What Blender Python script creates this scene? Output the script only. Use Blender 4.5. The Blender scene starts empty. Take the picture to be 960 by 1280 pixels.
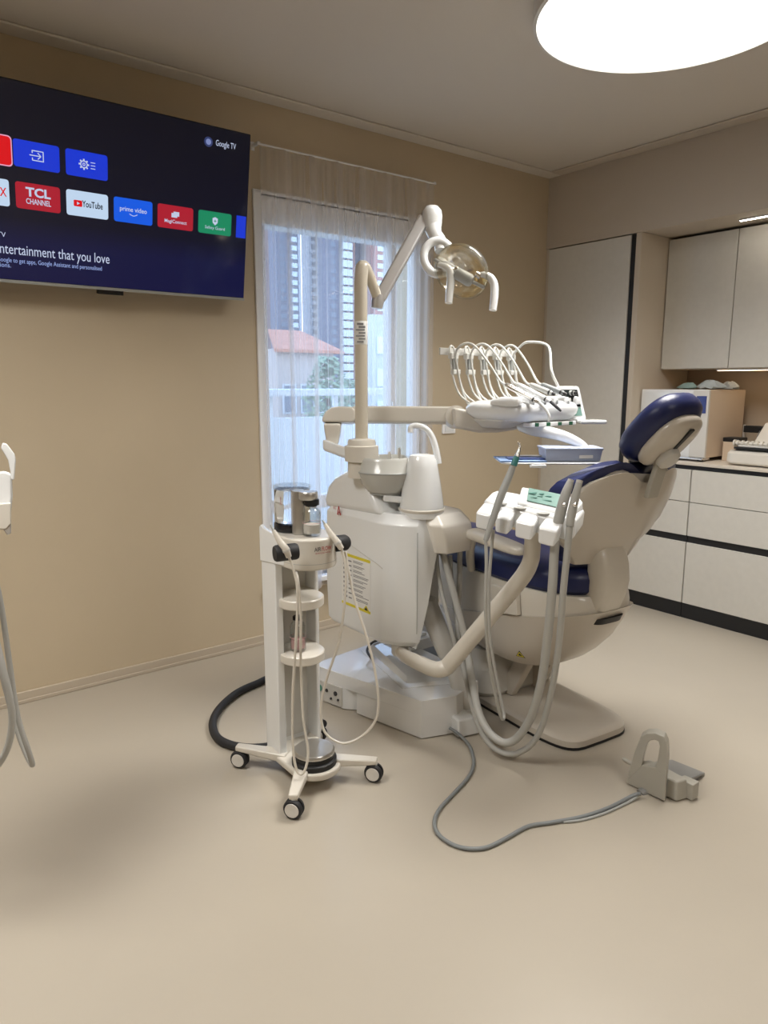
import bpy, bmesh, math, random
from mathutils import Vector, Matrix
random.seed(7)
SC = bpy.context.scene
COL = SC.collection
PI = math.pi
V = Vector

# ------------------------------------------------------------------ camera
FPX, CX, CY, HC = 888.0, 480.0, 640.0, 1.40
PITCH = math.atan(160 / 888.0)
YAW = math.atan2(1170, math.hypot(888, 160))
_F = V((math.cos(YAW), math.sin(YAW), 0)); _R = V((math.sin(YAW), -math.cos(YAW), 0)); _U = V((0, 0, 1))
FW = _F * math.cos(PITCH) - _U * math.sin(PITCH)
UP = _F * math.sin(PITCH) + _U * math.cos(PITCH)
CAM = V((0, 0, HC))
def ray(x, y): return FW + _R * ((x - CX) / FPX) - UP * ((y - CY) / FPX)
def PD(x, y, d): return CAM + ray(x, y) * d                      # measured point at a distance along the view axis
def PZ(x, y, z): r = ray(x, y); return CAM + r * ((z - HC) / r.z)
def PX(x, y, X): r = ray(x, y); return CAM + r * (X / r.x)
def PY(x, y, Y): r = ray(x, y); return CAM + r * (Y / r.y)
def PPL(x, y, o, n): r = ray(x, y); return CAM + r * ((V(o) - CAM).dot(V(n)) / r.dot(V(n)))

cam = bpy.data.cameras.new('camera'); co = bpy.data.objects.new('camera', cam); COL.objects.link(co)
rot = Matrix((_R, UP, -FW)).transposed()
co.matrix_world = Matrix.Translation(CAM) @ rot.to_4x4()
cam.sensor_fit = 'VERTICAL'; cam.sensor_height = 24.0; cam.lens = FPX / 1280 * 24.0
cam.clip_start = 0.02; cam.clip_end = 400
SC.camera = co

# ------------------------------------------------------------------ materials
MATS = {}
def mat(name, col, rough=0.5, metal=0.0, spec=0.5, coat=0.0, trans=0.0, alpha=1.0, emit=None, es=1.0, ior=1.45, var=0.0, vscale=6.0, bump=0.0, bscale=200.0, rvar=0.0):
    m = bpy.data.materials.new(name); m.use_nodes = True
    nt = m.node_tree; b = nt.nodes['Principled BSDF']
    b.inputs['Base Color'].default_value = (*col, 1)
    b.inputs['Roughness'].default_value = rough
    b.inputs['Metallic'].default_value = metal
    b.inputs['Specular IOR Level'].default_value = spec
    b.inputs['Coat Weight'].default_value = coat
    b.inputs['Coat Roughness'].default_value = 0.08
    b.inputs['Transmission Weight'].default_value = trans
    b.inputs['Alpha'].default_value = alpha
    b.inputs['IOR'].default_value = ior
    if emit: 
        b.inputs['Emission Color'].default_value = (*emit, 1); b.inputs['Emission Strength'].default_value = es
    tc = nt.nodes.new('ShaderNodeTexCoord')
    if var > 0 or rvar > 0:
        n = nt.nodes.new('ShaderNodeTexNoise'); n.inputs['Scale'].default_value = vscale; n.inputs['Detail'].default_value = 6; n.inputs['Roughness'].default_value = 0.6
        nt.links.new(tc.outputs['Object'], n.inputs['Vector'])
        if var > 0:
            r = nt.nodes.new('ShaderNodeMapRange')
            r.inputs['From Min'].default_value = 0.15; r.inputs['From Max'].default_value = 0.85
            r.inputs['To Min'].default_value = 1 - var; r.inputs['To Max'].default_value = 1 + var
            mx = nt.nodes.new('ShaderNodeMix'); mx.data_type = 'RGBA'; mx.blend_type = 'MULTIPLY'; mx.inputs['Factor'].default_value = 1
            mx.inputs['A'].default_value = (*col, 1)
            nt.links.new(n.outputs['Fac'], r.inputs['Value']); nt.links.new(r.outputs['Result'], mx.inputs['B'])
            nt.links.new(mx.outputs['Result'], b.inputs['Base Color'])
        if rvar > 0:
            r2 = nt.nodes.new('ShaderNodeMapRange'); r2.inputs['To Min'].default_value = rough - rvar; r2.inputs['To Max'].default_value = rough + rvar
            nt.links.new(n.outputs['Fac'], r2.inputs['Value']); nt.links.new(r2.outputs['Result'], b.inputs['Roughness'])
    if bump > 0:
        n2 = nt.nodes.new('ShaderNodeTexNoise'); n2.inputs['Scale'].default_value = bscale; n2.inputs['Detail'].default_value = 3
        nt.links.new(tc.outputs['Object'], n2.inputs['Vector'])
        bp = nt.nodes.new('ShaderNodeBump'); bp.inputs['Strength'].default_value = bump; bp.inputs['Distance'].default_value = 0.002
        nt.links.new(n2.outputs['Fac'], bp.inputs['Height']); nt.links.new(bp.outputs['Normal'], b.inputs['Normal'])
    MATS[name] = m
    return m
M = MATS
def emat(name, col, s=1.0):
    m = bpy.data.materials.new(name); m.use_nodes = True
    b = m.node_tree.nodes['Principled BSDF']
    b.inputs['Base Color'].default_value = (0.01, 0.01, 0.01, 1); b.inputs['Roughness'].default_value = 0.25
    b.inputs['Emission Color'].default_value = (*col, 1); b.inputs['Emission Strength'].default_value = s
    MATS[name] = m; return m
def srgb(r, g, b):
    f = lambda c: (c / 255 / 12.92) if c / 255 <= 0.04045 else ((c / 255 + 0.055) / 1.055) ** 2.4
    return (f(r), f(g), f(b))

mat('plaster', (0.54, 0.45, 0.32), 0.75, var=0.06, vscale=1.6, bump=0.08, bscale=60)
mat('ceiling_paint', (0.62, 0.57, 0.50), 0.8)
mat('soffit_paint', (0.50, 0.44, 0.365), 0.75, var=0.03, vscale=2)
mat('resin', (0.415, 0.372, 0.308), 0.31, spec=0.5, var=0.07, vscale=1.0, rvar=0.02, bump=0.02, bscale=40)
mat('base_trim', (0.50, 0.43, 0.34), 0.6)
mat('white', (0.755, 0.77, 0.775), 0.14, coat=0.6)
mat('gloss_white', (0.75, 0.76, 0.765), 0.06, spec=0.7, coat=1.0)
mat('white_matte', (0.64, 0.62, 0.58), 0.45)
mat('warm_white', (0.63, 0.595, 0.53), 0.3, coat=0.2)
mat('cream', (0.60, 0.55, 0.455), 0.28, coat=0.3)
mat('shell', (0.54, 0.495, 0.43), 0.32, coat=0.35)
mat('pale_grey', (0.56, 0.55, 0.52), 0.35)
mat('mid_grey', (0.36, 0.37, 0.36), 0.4)
mat('grey_hose', (0.42, 0.42, 0.40), 0.45)
mat('light_hose', (0.60, 0.60, 0.57), 0.4)
mat('cable_grey', (0.20, 0.215, 0.22), 0.45)
mat('pedal_grey', (0.40, 0.385, 0.34), 0.4)
mat('pedal_dark', (0.22, 0.22, 0.215), 0.35)
mat('aluminium', (0.70, 0.70, 0.71), 0.34, metal=0.7)
mat('chrome', (0.85, 0.85, 0.86), 0.06, metal=1.0)
mat('steel', (0.72, 0.71, 0.69), 0.25, metal=1.0)
mat('brushed', (0.60, 0.585, 0.56), 0.3, metal=0.9)
mat('black', (0.012, 0.012, 0.013), 0.45)
mat('black_gloss', (0.01, 0.01, 0.012), 0.18)
mat('rubber', (0.018, 0.018, 0.02), 0.6)
mat('navy', (0.012, 0.018, 0.078), 0.36, spec=0.5, bump=0.05, bscale=300)
mat('laminate', (0.60, 0.58, 0.53), 0.55, var=0.045, vscale=26, bump=0.03, bscale=150)
mat('laminate_edge', (0.56, 0.49, 0.40), 0.55)
mat('worktop', (0.62, 0.56, 0.48), 0.4, var=0.04, vscale=18)
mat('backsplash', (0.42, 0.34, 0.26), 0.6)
mat('pvc', (0.86, 0.86, 0.86), 0.35)
mat('spittoon_glass', (0.50, 0.50, 0.47), 0.2, coat=0.3)
mat('smoke_white', (0.78, 0.75, 0.69), 0.25, coat=0.2)
mat('water', (0.97, 0.98, 0.98), 0.02, trans=1.0, ior=1.36, spec=0.5)
mat('clear', (0.98, 0.98, 0.98), 0.02, trans=1.0, ior=1.2, spec=0.4)
mat('pane', (0.97, 0.99, 1.0), 0.0, trans=1.0, ior=1.0, spec=0.2)
mat('powder', (0.80, 0.74, 0.70), 0.7)
mat('pink_powder', (0.62, 0.36, 0.36), 0.7)
mat('red_mark', srgb(170, 30, 40), 0.5)
mat('dark_mark', (0.03, 0.03, 0.035), 0.6)
mat('mark_grey', (0.22, 0.22, 0.23), 0.6)
mat('yellow', srgb(214, 200, 60), 0.5)
mat('paper', (0.76, 0.76, 0.74), 0.6)
mat('blue_paper', (0.24, 0.36, 0.62), 0.5)
mat('dark_blue_paper', (0.05, 0.08, 0.22), 0.4)
mat('blue_plastic', (0.62, 0.70, 0.90), 0.2, trans=0.2, ior=1.2)
mat('teal_band', (0.05, 0.22, 0.22), 0.4)
mat('lcd', (0.16, 0.28, 0.245), 0.25, emit=(0.30, 0.52, 0.45), es=0.08)
mat('lcd_dark', (0.02, 0.025, 0.025), 0.15)
mat('lcd_mark', (0.05, 0.16, 0.13), 0.4)
mat('green_led', (0.03, 0.13, 0.07), 0.3)
mat('amber', (0.75, 0.50, 0.14), 0.12, metal=0.6)
mat('foil', (0.55, 0.60, 0.60), 0.25, trans=0.35)
mat('green_foil', (0.32, 0.45, 0.42), 0.25, trans=0.3)
mat('beige_box', (0.62, 0.50, 0.38), 0.45)
mat('socket_green', (0.10, 0.30, 0.22), 0.4)
# the reflector of the operating light: clear plastic with a dichroic sheen
def dish_mat():
    m = bpy.data.materials.new('dichroic'); m.use_nodes = True; nt = m.node_tree
    b = nt.nodes['Principled BSDF']; out = nt.nodes['Material Output']
    tc = nt.nodes.new('ShaderNodeTexCoord'); n = nt.nodes.new('ShaderNodeTexNoise'); n.inputs['Scale'].default_value = 9
    nt.links.new(tc.outputs['Object'], n.inputs['Vector'])
    cr = nt.nodes.new('ShaderNodeValToRGB')
    cr.color_ramp.elements[0].position = 0.42; cr.color_ramp.elements[0].color = (0.88, 0.88, 0.87, 1)
    cr.color_ramp.elements[1].position = 0.68; cr.color_ramp.elements[1].color = (0.80, 0.58, 0.20, 1)
    nt.links.new(n.outputs['Fac'], cr.inputs['Fac']); nt.links.new(cr.outputs['Color'], b.inputs['Base Color'])
    b.inputs['Metallic'].default_value = 0.9; b.inputs['Roughness'].default_value = 0.12
    t = nt.nodes.new('ShaderNodeBsdfTransparent'); t.inputs['Color'].default_value = (0.97, 0.95, 0.90, 1)
    mx = nt.nodes.new('ShaderNodeMixShader'); mx.inputs['Fac'].default_value = 0.55
    nt.links.new(t.outputs[0], mx.inputs[1]); nt.links.new(b.outputs[0], mx.inputs[2]); nt.links.new(mx.outputs[0], out.inputs['Surface'])
    mx.inputs['Fac'].default_value = 0.32
    MATS['dichroic'] = m
dish_mat()
def thin_clear(name, tint, gloss):
    m = bpy.data.materials.new(name); m.use_nodes = True; nt = m.node_tree
    out = nt.nodes['Material Output']; nt.nodes.remove(nt.nodes['Principled BSDF'])
    t = nt.nodes.new('ShaderNodeBsdfTransparent'); t.inputs['Color'].default_value = (*tint, 1)
    g = nt.nodes.new('ShaderNodeBsdfGlossy'); g.inputs['Roughness'].default_value = 0.03
    fr = nt.nodes.new('ShaderNodeLayerWeight'); fr.inputs['Blend'].default_value = 0.5
    pw = nt.nodes.new('ShaderNodeMath'); pw.operation = 'POWER'; pw.inputs[1].default_value = 4.0; nt.links.new(fr.outputs['Facing'], pw.inputs[0])
    mu = nt.nodes.new('ShaderNodeMath'); mu.operation = 'MULTIPLY_ADD'; mu.inputs[1].default_value = 0.6; mu.inputs[2].default_value = gloss
    nt.links.new(pw.outputs[0], mu.inputs[0])
    mx = nt.nodes.new('ShaderNodeMixShader'); nt.links.new(mu.outputs[0], mx.inputs['Fac'])
    nt.links.new(t.outputs[0], mx.inputs[1]); nt.links.new(g.outputs[0], mx.inputs[2]); nt.links.new(mx.outputs[0], out.inputs['Surface'])
    MATS[name] = m
thin_clear('thin_glass', (0.96, 0.985, 1.0), 0.02)
thin_clear('jar_glass', (0.90, 0.91, 0.90), 0.06)
def sheer_mat():
    m = bpy.data.materials.new('sheer'); m.use_nodes = True; nt = m.node_tree
    out = nt.nodes['Material Output']; nt.nodes.remove(nt.nodes['Principled BSDF'])
    t = nt.nodes.new('ShaderNodeBsdfTransparent'); t.inputs['Color'].default_value = (1, 1, 1, 1)
    d = nt.nodes.new('ShaderNodeBsdfDiffuse'); d.inputs['Color'].default_value = (0.70, 0.65, 0.61, 1)
    tl = nt.nodes.new('ShaderNodeBsdfTranslucent'); tl.inputs['Color'].default_value = (0.80, 0.79, 0.80, 1)
    a = nt.nodes.new('ShaderNodeMixShader'); a.inputs['Fac'].default_value = 0.5
    nt.links.new(d.outputs[0], a.inputs[1]); nt.links.new(tl.outputs[0], a.inputs[2])
    tc = nt.nodes.new('ShaderNodeTexCoord'); mp = nt.nodes.new('ShaderNodeMapping'); mp.inputs['Scale'].default_value = (30, 1, .6)
    nz = nt.nodes.new('ShaderNodeTexNoise'); nz.inputs['Scale'].default_value = 1.0; nz.inputs['Detail'].default_value = 2
    nt.links.new(tc.outputs['Object'], mp.inputs['Vector']); nt.links.new(mp.outputs[0], nz.inputs['Vector'])
    # a weave: denser seen at a slant
    lw = nt.nodes.new('ShaderNodeLayerWeight'); lw.inputs['Blend'].default_value = 0.5
    mr = nt.nodes.new('ShaderNodeMapRange'); mr.inputs['To Min'].default_value = 0.30; mr.inputs['To Max'].default_value = 0.92
    nt.links.new(lw.outputs['Facing'], mr.inputs['Value'])
    ad = nt.nodes.new('ShaderNodeMath'); ad.operation = 'MULTIPLY_ADD'; ad.inputs[1].default_value = 0.16; ad.use_clamp = True
    nt.links.new(nz.outputs['Fac'], ad.inputs[0]); nt.links.new(mr.outputs[0], ad.inputs[2])
    sb = nt.nodes.new('ShaderNodeMath'); sb.operation = 'SUBTRACT'; sb.inputs[1].default_value = 0.08
    nt.links.new(ad.outputs[0], sb.inputs[0])
    mx = nt.nodes.new('ShaderNodeMixShader'); nt.links.new(sb.outputs[0], mx.inputs['Fac'])
    nt.links.new(t.outputs[0], mx.inputs[1]); nt.links.new(a.outputs[0], mx.inputs[2]); nt.links.new(mx.outputs[0], out.inputs['Surface'])
    MATS['sheer'] = m
sheer_mat()

# ------------------------------------------------------------------ mesh builder
class MB:
    def __init__(s): s.v = []; s.f = []
    def add(s, vs, fs):
        o = len(s.v); s.v += [V(p) for p in vs]; s.f += [[i + o for i in f] for f in fs]; return s
    def box(s, lo, hi):
        x0, y0, z0 = lo; x1, y1, z1 = hi
        return s.add([(x0,y0,z0),(x1,y0,z0),(x1,y1,z0),(x0,y1,z0),(x0,y0,z1),(x1,y0,z1),(x1,y1,z1),(x0,y1,z1)],
                     [[0,3,2,1],[4,5,6,7],[0,1,5,4],[1,2,6,5],[2,3,7,6],[3,0,4,7]])
    def obox(s, c, a, b, n):      # centre and three half vectors
        c, a, b, n = V(c), V(a), V(b), V(n)
        vs = [c - a - b - n, c + a - b - n, c + a + b - n, c - a + b - n, c - a - b + n, c + a - b + n, c + a + b + n, c - a + b + n]
        return s.add(vs, [[0,3,2,1],[4,5,6,7],[0,1,5,4],[1,2,6,5],[2,3,7,6],[3,0,4,7]])
    def prism(s, pts, vec):
        pts = [V(p) for p in pts]; vec = V(vec); n = len(pts)
        nn = V((0,0,0))
        for i in range(n): nn += pts[i].cross(pts[(i+1) % n])
        if nn.dot(vec) > 0: pts = pts[::-1]
        vs = pts + [p + vec for p in pts]
        fs = [list(range(n)), list(range(2*n-1, n-1, -1))] + [[i, i+n, (i+1) % n + n, (i+1) % n] for i in range(n)]
        return s.add(vs, fs)
    def loft(s, secs, cap=True, ring=True):
        n = len(secs[0]); vs = [p for c in secs for p in c]; fs = []
        for k in range(len(secs)-1):
            for i in range(n if ring else n-1):
                j = (i+1) % n
                fs.append([k*n+i, k*n+j, (k+1)*n+j, (k+1)*n+i])
        if cap and ring:
            fs.append(list(range(n))[::-1]); fs.append([(len(secs)-1)*n+i for i in range(n)])
        return s.add(vs, fs)
    def lathe(s, prof, o, ax=(0,0,1), n=28, sx=1.0, hollow=False):
        ax = V(ax).normalized(); o = V(o)
        u = ax.orthogonal().normalized(); w = ax.cross(u)
        secs = [[o + ax*z + (u*math.cos(2*PI*i/n)*sx + w*math.sin(2*PI*i/n))*max(r, 1e-4) for i in range(n)] for r, z in prof]
        if hollow: return s.loft(secs + [secs[0]], cap=False)
        return s.loft(secs, cap=True)
    def tube(s, pts, r, n=10, sub=6, smooth=True, cap=True):
        pts = [V(p) for p in pts]; m = len(pts)
        rs = list(r) if isinstance(r, (list, tuple)) else [r]*m
        if smooth and m > 2:
            P, Q = [], []
            for i in range(m-1):
                p0 = pts[max(i-1,0)]; p1 = pts[i]; p2 = pts[i+1]; p3 = pts[min(i+2,m-1)]
                for k in range(sub):
                    t = k/sub
                    P.append(0.5*((2*p1)+(p2-p0)*t+(2*p0-5*p1+4*p2-p3)*t*t+(3*p1-p0-3*p2+p3)*t**3)); Q.append(rs[i]*(1-t)+rs[i+1]*t)
            P.append(pts[-1]); Q.append(rs[-1]); pts, rs = P, Q
        m = len(pts); secs = []; u = None
        for i in range(m):
            d = (pts[min(i+1,m-1)] - pts[max(i-1,0)])
            d = d.normalized() if d.length > 1e-9 else V((0,0,1))
            if u is None: u = d.orthogonal().normalized()
            else:
                u = u - d*u.dot(d); u = u.normalized() if u.length > 1e-6 else d.orthogonal().normalized()
            w = d.cross(u)
            secs.append([pts[i] + (u*math.cos(2*PI*k/n)+w*math.sin(2*PI*k/n))*rs[i] for k in range(n)])
        return s.loft(secs, cap=cap)
    def ball(s, c, r, sc=(1,1,1), n=20):
        k = n//2
        prof = [(r*math.sin(PI*i/k), -r*math.cos(PI*i/k)) for i in range(k+1)]
        o = len(s.v); s.lathe(prof, (0,0,0), (0,0,1), n)
        for i in range(o, len(s.v)): p = s.v[i]; s.v[i] = V((p.x*sc[0], p.y*sc[1], p.z*sc[2])) + V(c)
        return s
    def rrect(s, c, a, b, n, rad, seg=5):      # rounded rectangle prism: centre, half vectors a, b, full thickness vector n
        c, a, b, n = V(c), V(a), V(b), V(n); la, lb = a.length, b.length; ua, ub = a/la, b/lb; pts = []
        for qx, qy, a0 in ((1,1,0),(-1,1,90),(-1,-1,180),(1,-1,270)):
            for k in range(seg+1):
                t = math.radians(a0+90*k/seg)
                pts.append(c + ua*(qx*(la-rad)+rad*math.cos(t)) + ub*(qy*(lb-rad)+rad*math.sin(t)))
        return s.prism(pts, n)

def rootloc(o):
    while o.parent: o = o.parent
    return o.location.copy()
def part(name, mb, m, parent=None, bevel=0.0, seg=3, smooth=True, angle=40, sub=0, solid=0.0, label=None):
    off = rootloc(parent) if parent else V((0,0,0))
    me = bpy.data.meshes.new(name)
    me.from_pydata([tuple(p-off) for p in mb.v], [], mb.f); me.update()
    bm = bmesh.new(); bm.from_mesh(me); bmesh.ops.recalc_face_normals(bm, faces=bm.faces); bm.to_mesh(me); bm.free()
    me.materials.append(M[m])
    if smooth:
        for p in me.polygons: p.use_smooth = True
        if not sub: me.set_sharp_from_angle(angle=math.radians(angle))
    o = bpy.data.objects.new(name, me); COL.objects.link(o)
    if parent: o.parent = parent
    if solid: 
        md = o.modifiers.new('solid', 'SOLIDIFY'); md.thickness = solid; md.offset = 0
    if bevel:
        md = o.modifiers.new('bevel', 'BEVEL'); md.width = bevel; md.segments = seg; md.limit_method = 'ANGLE'; md.angle_limit = math.radians(32)
        md.use_clamp_overlap = True; md.harden_normals = False
        for p in me.polygons: p.use_smooth = True
        wn = o.modifiers.new('wn', 'WEIGHTED_NORMAL'); wn.keep_sharp = False
        at = me.attributes.get('sharp_edge')
        if at: me.attributes.remove(at)
    if sub:
        md = o.modifiers.new('sub', 'SUBSURF'); md.levels = sub; md.render_levels = sub
    if label: o['label'] = label
    return o
def thing(name, label, cat, loc=(0,0,0), group=None):
    o = bpy.data.objects.new(name, None); COL.objects.link(o); o.location = loc
    o.empty_display_size = 0.1
    return tag(o, label, cat, group)
def tag(o, label, cat, group=None):
    o['label'] = label; o['category'] = cat
    if group: o['group'] = group
    return o
def struct(name, mb, m, parent=None, **k):
    o = part(name, mb, m, parent, **k)
    if not parent: o['kind'] = 'structure'
    return o
def solo(name, mb, m, label, cat, group=None, **k):     # a thing that is one mesh
    c = V((0,0,0))
    lo = V([min(p[i] for p in mb.v) for i in range(3)]); hi = V([max(p[i] for p in mb.v) for i in range(3)])
    c = V(((lo.x+hi.x)/2, (lo.y+hi.y)/2, lo.z))
    mb.v = [p - c for p in mb.v]
    o = part(name, mb, m, None, **k); o.location = c
    return tag(o, label, cat, group)
def lettering(txt, o, xd, yd, size, m, parent, name='lettering', align='LEFT', bold=0.0, depth=0.0006, width=None):
    cu = bpy.data.curves.new(name, 'FONT'); cu.body = txt; cu.size = 1.0; cu.align_x = align; cu.align_y = 'CENTER'
    cu.offset = bold; cu.resolution_u = 3; cu.fill_mode = 'FRONT' if hasattr(cu, 'fill_mode') else cu.fill_mode
    to = bpy.data.objects.new(name, cu); COL.objects.link(to)
    dg = bpy.context.evaluated_depsgraph_get(); dg.update()
    me0 = bpy.data.meshes.new_from_object(to.evaluated_get(dg))
    xd, yd = V(xd).normalized(), V(yd).normalized(); nd = xd.cross(yd); o = V(o)
    xs = [v.co.x for v in me0.vertices]; sx = size
    if width and xs: sx = width/(max(xs)-min(xs))
    mb = MB(); mb.add([o + xd*(v.co.x*sx) + yd*(v.co.y*size) + nd*depth for v in me0.vertices], [list(p.vertices) for p in me0.polygons])
    bpy.data.objects.remove(to); bpy.data.curves.remove(cu); bpy.data.meshes.remove(me0)
    off = rootloc(parent); me = bpy.data.meshes.new(name); me.from_pydata([tuple(p-off) for p in mb.v], [], mb.f); me.update(); me.materials.append(M[m])
    ob = bpy.data.objects.new(name, me); COL.objects.link(ob); ob.parent = parent
    return ob

# ================================================================== THE ROOM
YA, XB, ZC = 3.34, 3.97, 2.76          # window wall, cabinet front, ceiling
X0, Y0, XR = -1.9, -2.6, 4.60          # far bounds of the room
WX0, WX1, WZ0, WZ1 = 1.80, 2.905, 0.33, 2.33
struct('floor', MB().box((X0-.1, Y0-.1, -.12), (XR+.1, YA+.1, 0)), 'resin', smooth=False)
struct('ceiling', MB().box((X0-.1, Y0-.1, ZC), (XR+.1, YA+.35, ZC+.1)), 'ceiling_paint', smooth=False)
w = MB()
w.box((X0-.1, YA, 0), (WX0, YA+.30, ZC)); w.box((WX1, YA, 0), (XR+.1, YA+.30, ZC))
w.box((WX0, YA, 0), (WX1, YA+.30, WZ0)); w.box((WX0, YA, WZ1), (WX1, YA+.30, ZC))
struct('wall_left', w, 'plaster', smooth=False)
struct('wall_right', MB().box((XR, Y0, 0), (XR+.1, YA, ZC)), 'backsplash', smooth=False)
struct('wall_back', MB().box((X0-.1, Y0-.1, 0), (XR+.1, Y0, ZC)), 'plaster', smooth=False)
struct('wall_side', MB().box((X0-.1, Y0, 0), (X0, YA, ZC)), 'plaster', smooth=False)
# bulkhead over the cabinets, flush with the tall cabinet
struct('wall_bulkhead', MB().box((XB, Y0, 2.30), (XR, YA, ZC)), 'soffit_paint', smooth=False)
sk = MB(); sk.box((X0, YA-.014, 0), (XB, YA, .052)); sk.box((X0, YA-.020, 0), (XB, YA-.014, .018))
struct('baseboard_left', sk, 'base_trim', bevel=.003, seg=2)
# ceiling cove line along the two walls
struct('trim_1', MB().box((X0, YA-.10, ZC-.012), (XB, YA, ZC)), 'ceiling_paint', bevel=.006, seg=3)
struct('trim_2', MB().box((XB-.10, Y0, ZC-.012), (XB, YA-.10, ZC)), 'soffit_paint', bevel=.006, seg=3)

# ---- window
wn = bpy.data.objects.new('window_1', None); COL.objects.link(wn); wn.location = (WX0, YA, WZ0); wn['kind'] = 'structure'
yf0, yf1 = YA+.06, YA+.13
f = MB()
f.box((WX0, yf0, WZ0), (WX0+.055, yf1, WZ1)); f.box((WX1-.055, yf0, WZ0), (WX1, yf1, WZ1))
f.box((WX0+.055, yf0, WZ0), (WX1-.055, yf1, WZ0+.07)); f.box((WX0+.055, yf0, WZ1-.03), (WX1-.055, yf1, WZ1))
f.box((2.665, yf0, WZ0+.07), (2.715, yf1, WZ1-.13))
f.box((WX0+.055, yf0, .70), (WX1-.055, yf1, .775))
part('window_frame', f, 'pvc', wn, bevel=.006)
part('shutter_box', MB().box((WX0+.002, YA+.004, 2.19), (WX1-.002, yf1, 2.328)), 'pvc', wn, bevel=.008)
part('reveal', MB().box((WX0-.045, YA-.012, WZ0-.02), (WX0+.002, YA+.06, WZ1+.01)).box((WX0-.045, YA-.012, WZ1), (WX1+.03, YA+.06, WZ1+.015)), 'pvc', wn, bevel=.004)
part('sill', MB().box((WX0-.05, YA-.05, WZ0-.03), (WX1+.04, YA+.06, WZ0)), 'pvc', wn, bevel=.006)
part('pane', MB().box((WX0+.05, YA+.092, .77), (2.67, YA+.098, 2.2)), 'thin_glass', wn, smooth=False)
part('pane', MB().box((2.71, YA+.092, .77), (WX1-.05, YA+.098, 2.2)), 'thin_glass', wn, smooth=False)
part('pane', MB().box((WX0+.05, YA+.092, WZ0+.06), (WX1-.05, YA+.098, .71)), 'thin_glass', wn, smooth=False)
h = MB(); hp = V((2.69, YA+.05, 1.26)); h.rrect(hp+V((0,.005,0)), V((.014,0,0)), V((0,0,.035)), V((0,-.012,0)), .006)
h.tube([hp, hp+V((0,-.045,0)), hp+V((.0,-.05,-.02)), hp+V((0,-.05,-.12))], .009, sub=4)
part('window_handle', h, 'white', wn)

# ---- curtain and its rail
ct = thing('curtain', 'sheer off-white curtain hanging in folds over the window', 'curtain', (2.35, 3.27, 0.28))
x0, x1, z0, z1 = 1.775, 2.885, 0.275, 2.530
nx, nz = 320, 26; folds = [(0.0, .026, 6.5, .3), (0, .010, 13, 1.2), (0, .003, 29, 2.0)]
def fold(u, t):
    a = 0
    g = 0.35 + 0.65*min(1, (1-t)*2.2)
    for _, amp, fr, ph in folds: a += amp*math.sin(2*PI*fr*u*(1+.10*math.sin(3*u)) + ph + .5*math.sin(2.2*t+u*4))
    return a*g
vs, fs = [], []
for k in range(nz+1):
    t = k/nz; z = z0+(z1-z0)*t
    for i in range(nx+1):
        u = i/nx
        xx = x0+(x1-x0)*u + .020*math.sin(2*PI*7*u+1)*(1-t)
        vs.append((xx, 3.275 + fold(u, t), z))
for k in range(nz):
    for i in range(nx): a = k*(nx+1)+i; fs.append([a, a+1, a+nx+2, a+nx+1])
part('sheer_panel', MB().add(vs, fs), 'sheer', ct, angle=180)
cr = thing('curtain_rail', 'thin pale curtain rail above the window with end brackets', 'curtain rail', (2.35, 3.275, 2.565))
part('rail', MB().box((1.755, 3.270, 2.531), (2.905, 3.281, 2.540)), 'white', cr, bevel=.003)
for xx in (1.765, 2.895): part('bracket', MB().box((xx-.008, 3.270, 2.533), (xx+.008, YA+.001, 2.545)).box((xx-.010, YA-.006, 2.52), (xx+.010, YA+.001, 2.56)), 'white', cr, bevel=.002)

# ================================================================== OUTSIDE
def facade(name, label, x, y, wd, ht, dp, cols, floors, base, win, kind, grp=None, stripe=None, balc=None, z0=-9.0):
    t = thing(name, label, 'building', (x, y, z0), grp)
    part('wall', MB().box((x-wd/2, y, z0), (x+wd/2, y+dp, z0+ht)), base, t, smooth=False)
    if stripe:
        for (u, sw, sm) in stripe: part('facade_stripe', MB().box((x-wd/2+u*wd, y-.35, z0), (x-wd/2+u*wd+sw, y+.1, z0+ht)), sm, t, smooth=False)
    cw = wd/cols; fh = ht/floors; n = 0
    for i in range(cols):
        for j in range(floors):
            cx = x-wd/2+cw*(i+.5); cz = z0+fh*(j+.5)
            if 1.5 < cz < 31: part('window', MB().box((cx-cw*.24, y-.06, cz-fh*.28), (cx+cw*.24, y+.05, cz+fh*.28)), win if i % 2 else kind, t, smooth=False)
    if balc is not None:
        for i in balc:
            for j in range(floors):
                cx = x-wd/2+cw*(i+.5); cz = z0+fh*j
                if 1.5 < cz < 31: part('balcony', MB().prism([(cx-cw*.42, y, cz), (cx-cw*.42, y-1.0, cz), (cx-cw*.42, y-1.0, cz+1.1), (cx-cw*.42, y-.9, cz+1.1), (cx-cw*.42, y-.9, cz+.18), (cx-cw*.42, y, cz+.18)], (cw*.84, 0, 0)), 'b_white', t, smooth=False)
    return t
mat('b_white', (0.50, 0.52, 0.56), .7); mat('b_grey', (0.15, 0.15, 0.19), .7); mat('b_red', (0.42, 0.22, 0.19), .7); mat('b_pink', (0.66, 0.50, 0.46), .7)
mat('b_dark', (0.13, 0.13, 0.17), .7); mat('b_win', (0.66, 0.74, 0.82), .5); mat('b_win_dark', (0.12, 0.15, 0.20), .15)
mat('roof_tile', (0.42, 0.19, 0.13), .8, var=.2, vscale=3); mat('plaster_out', (0.42, 0.36, 0.33), .8)
mat('ground_out', (0.42, 0.43, 0.42), .9, var=.2, vscale=.3); mat('leaf', (0.20, 0.27, 0.18), .7, var=.3, vscale=4); mat('bark', (0.14, 0.10, 0.08), .9)
mat('rail_white', (0.66, 0.70, 0.76), .5)
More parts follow.
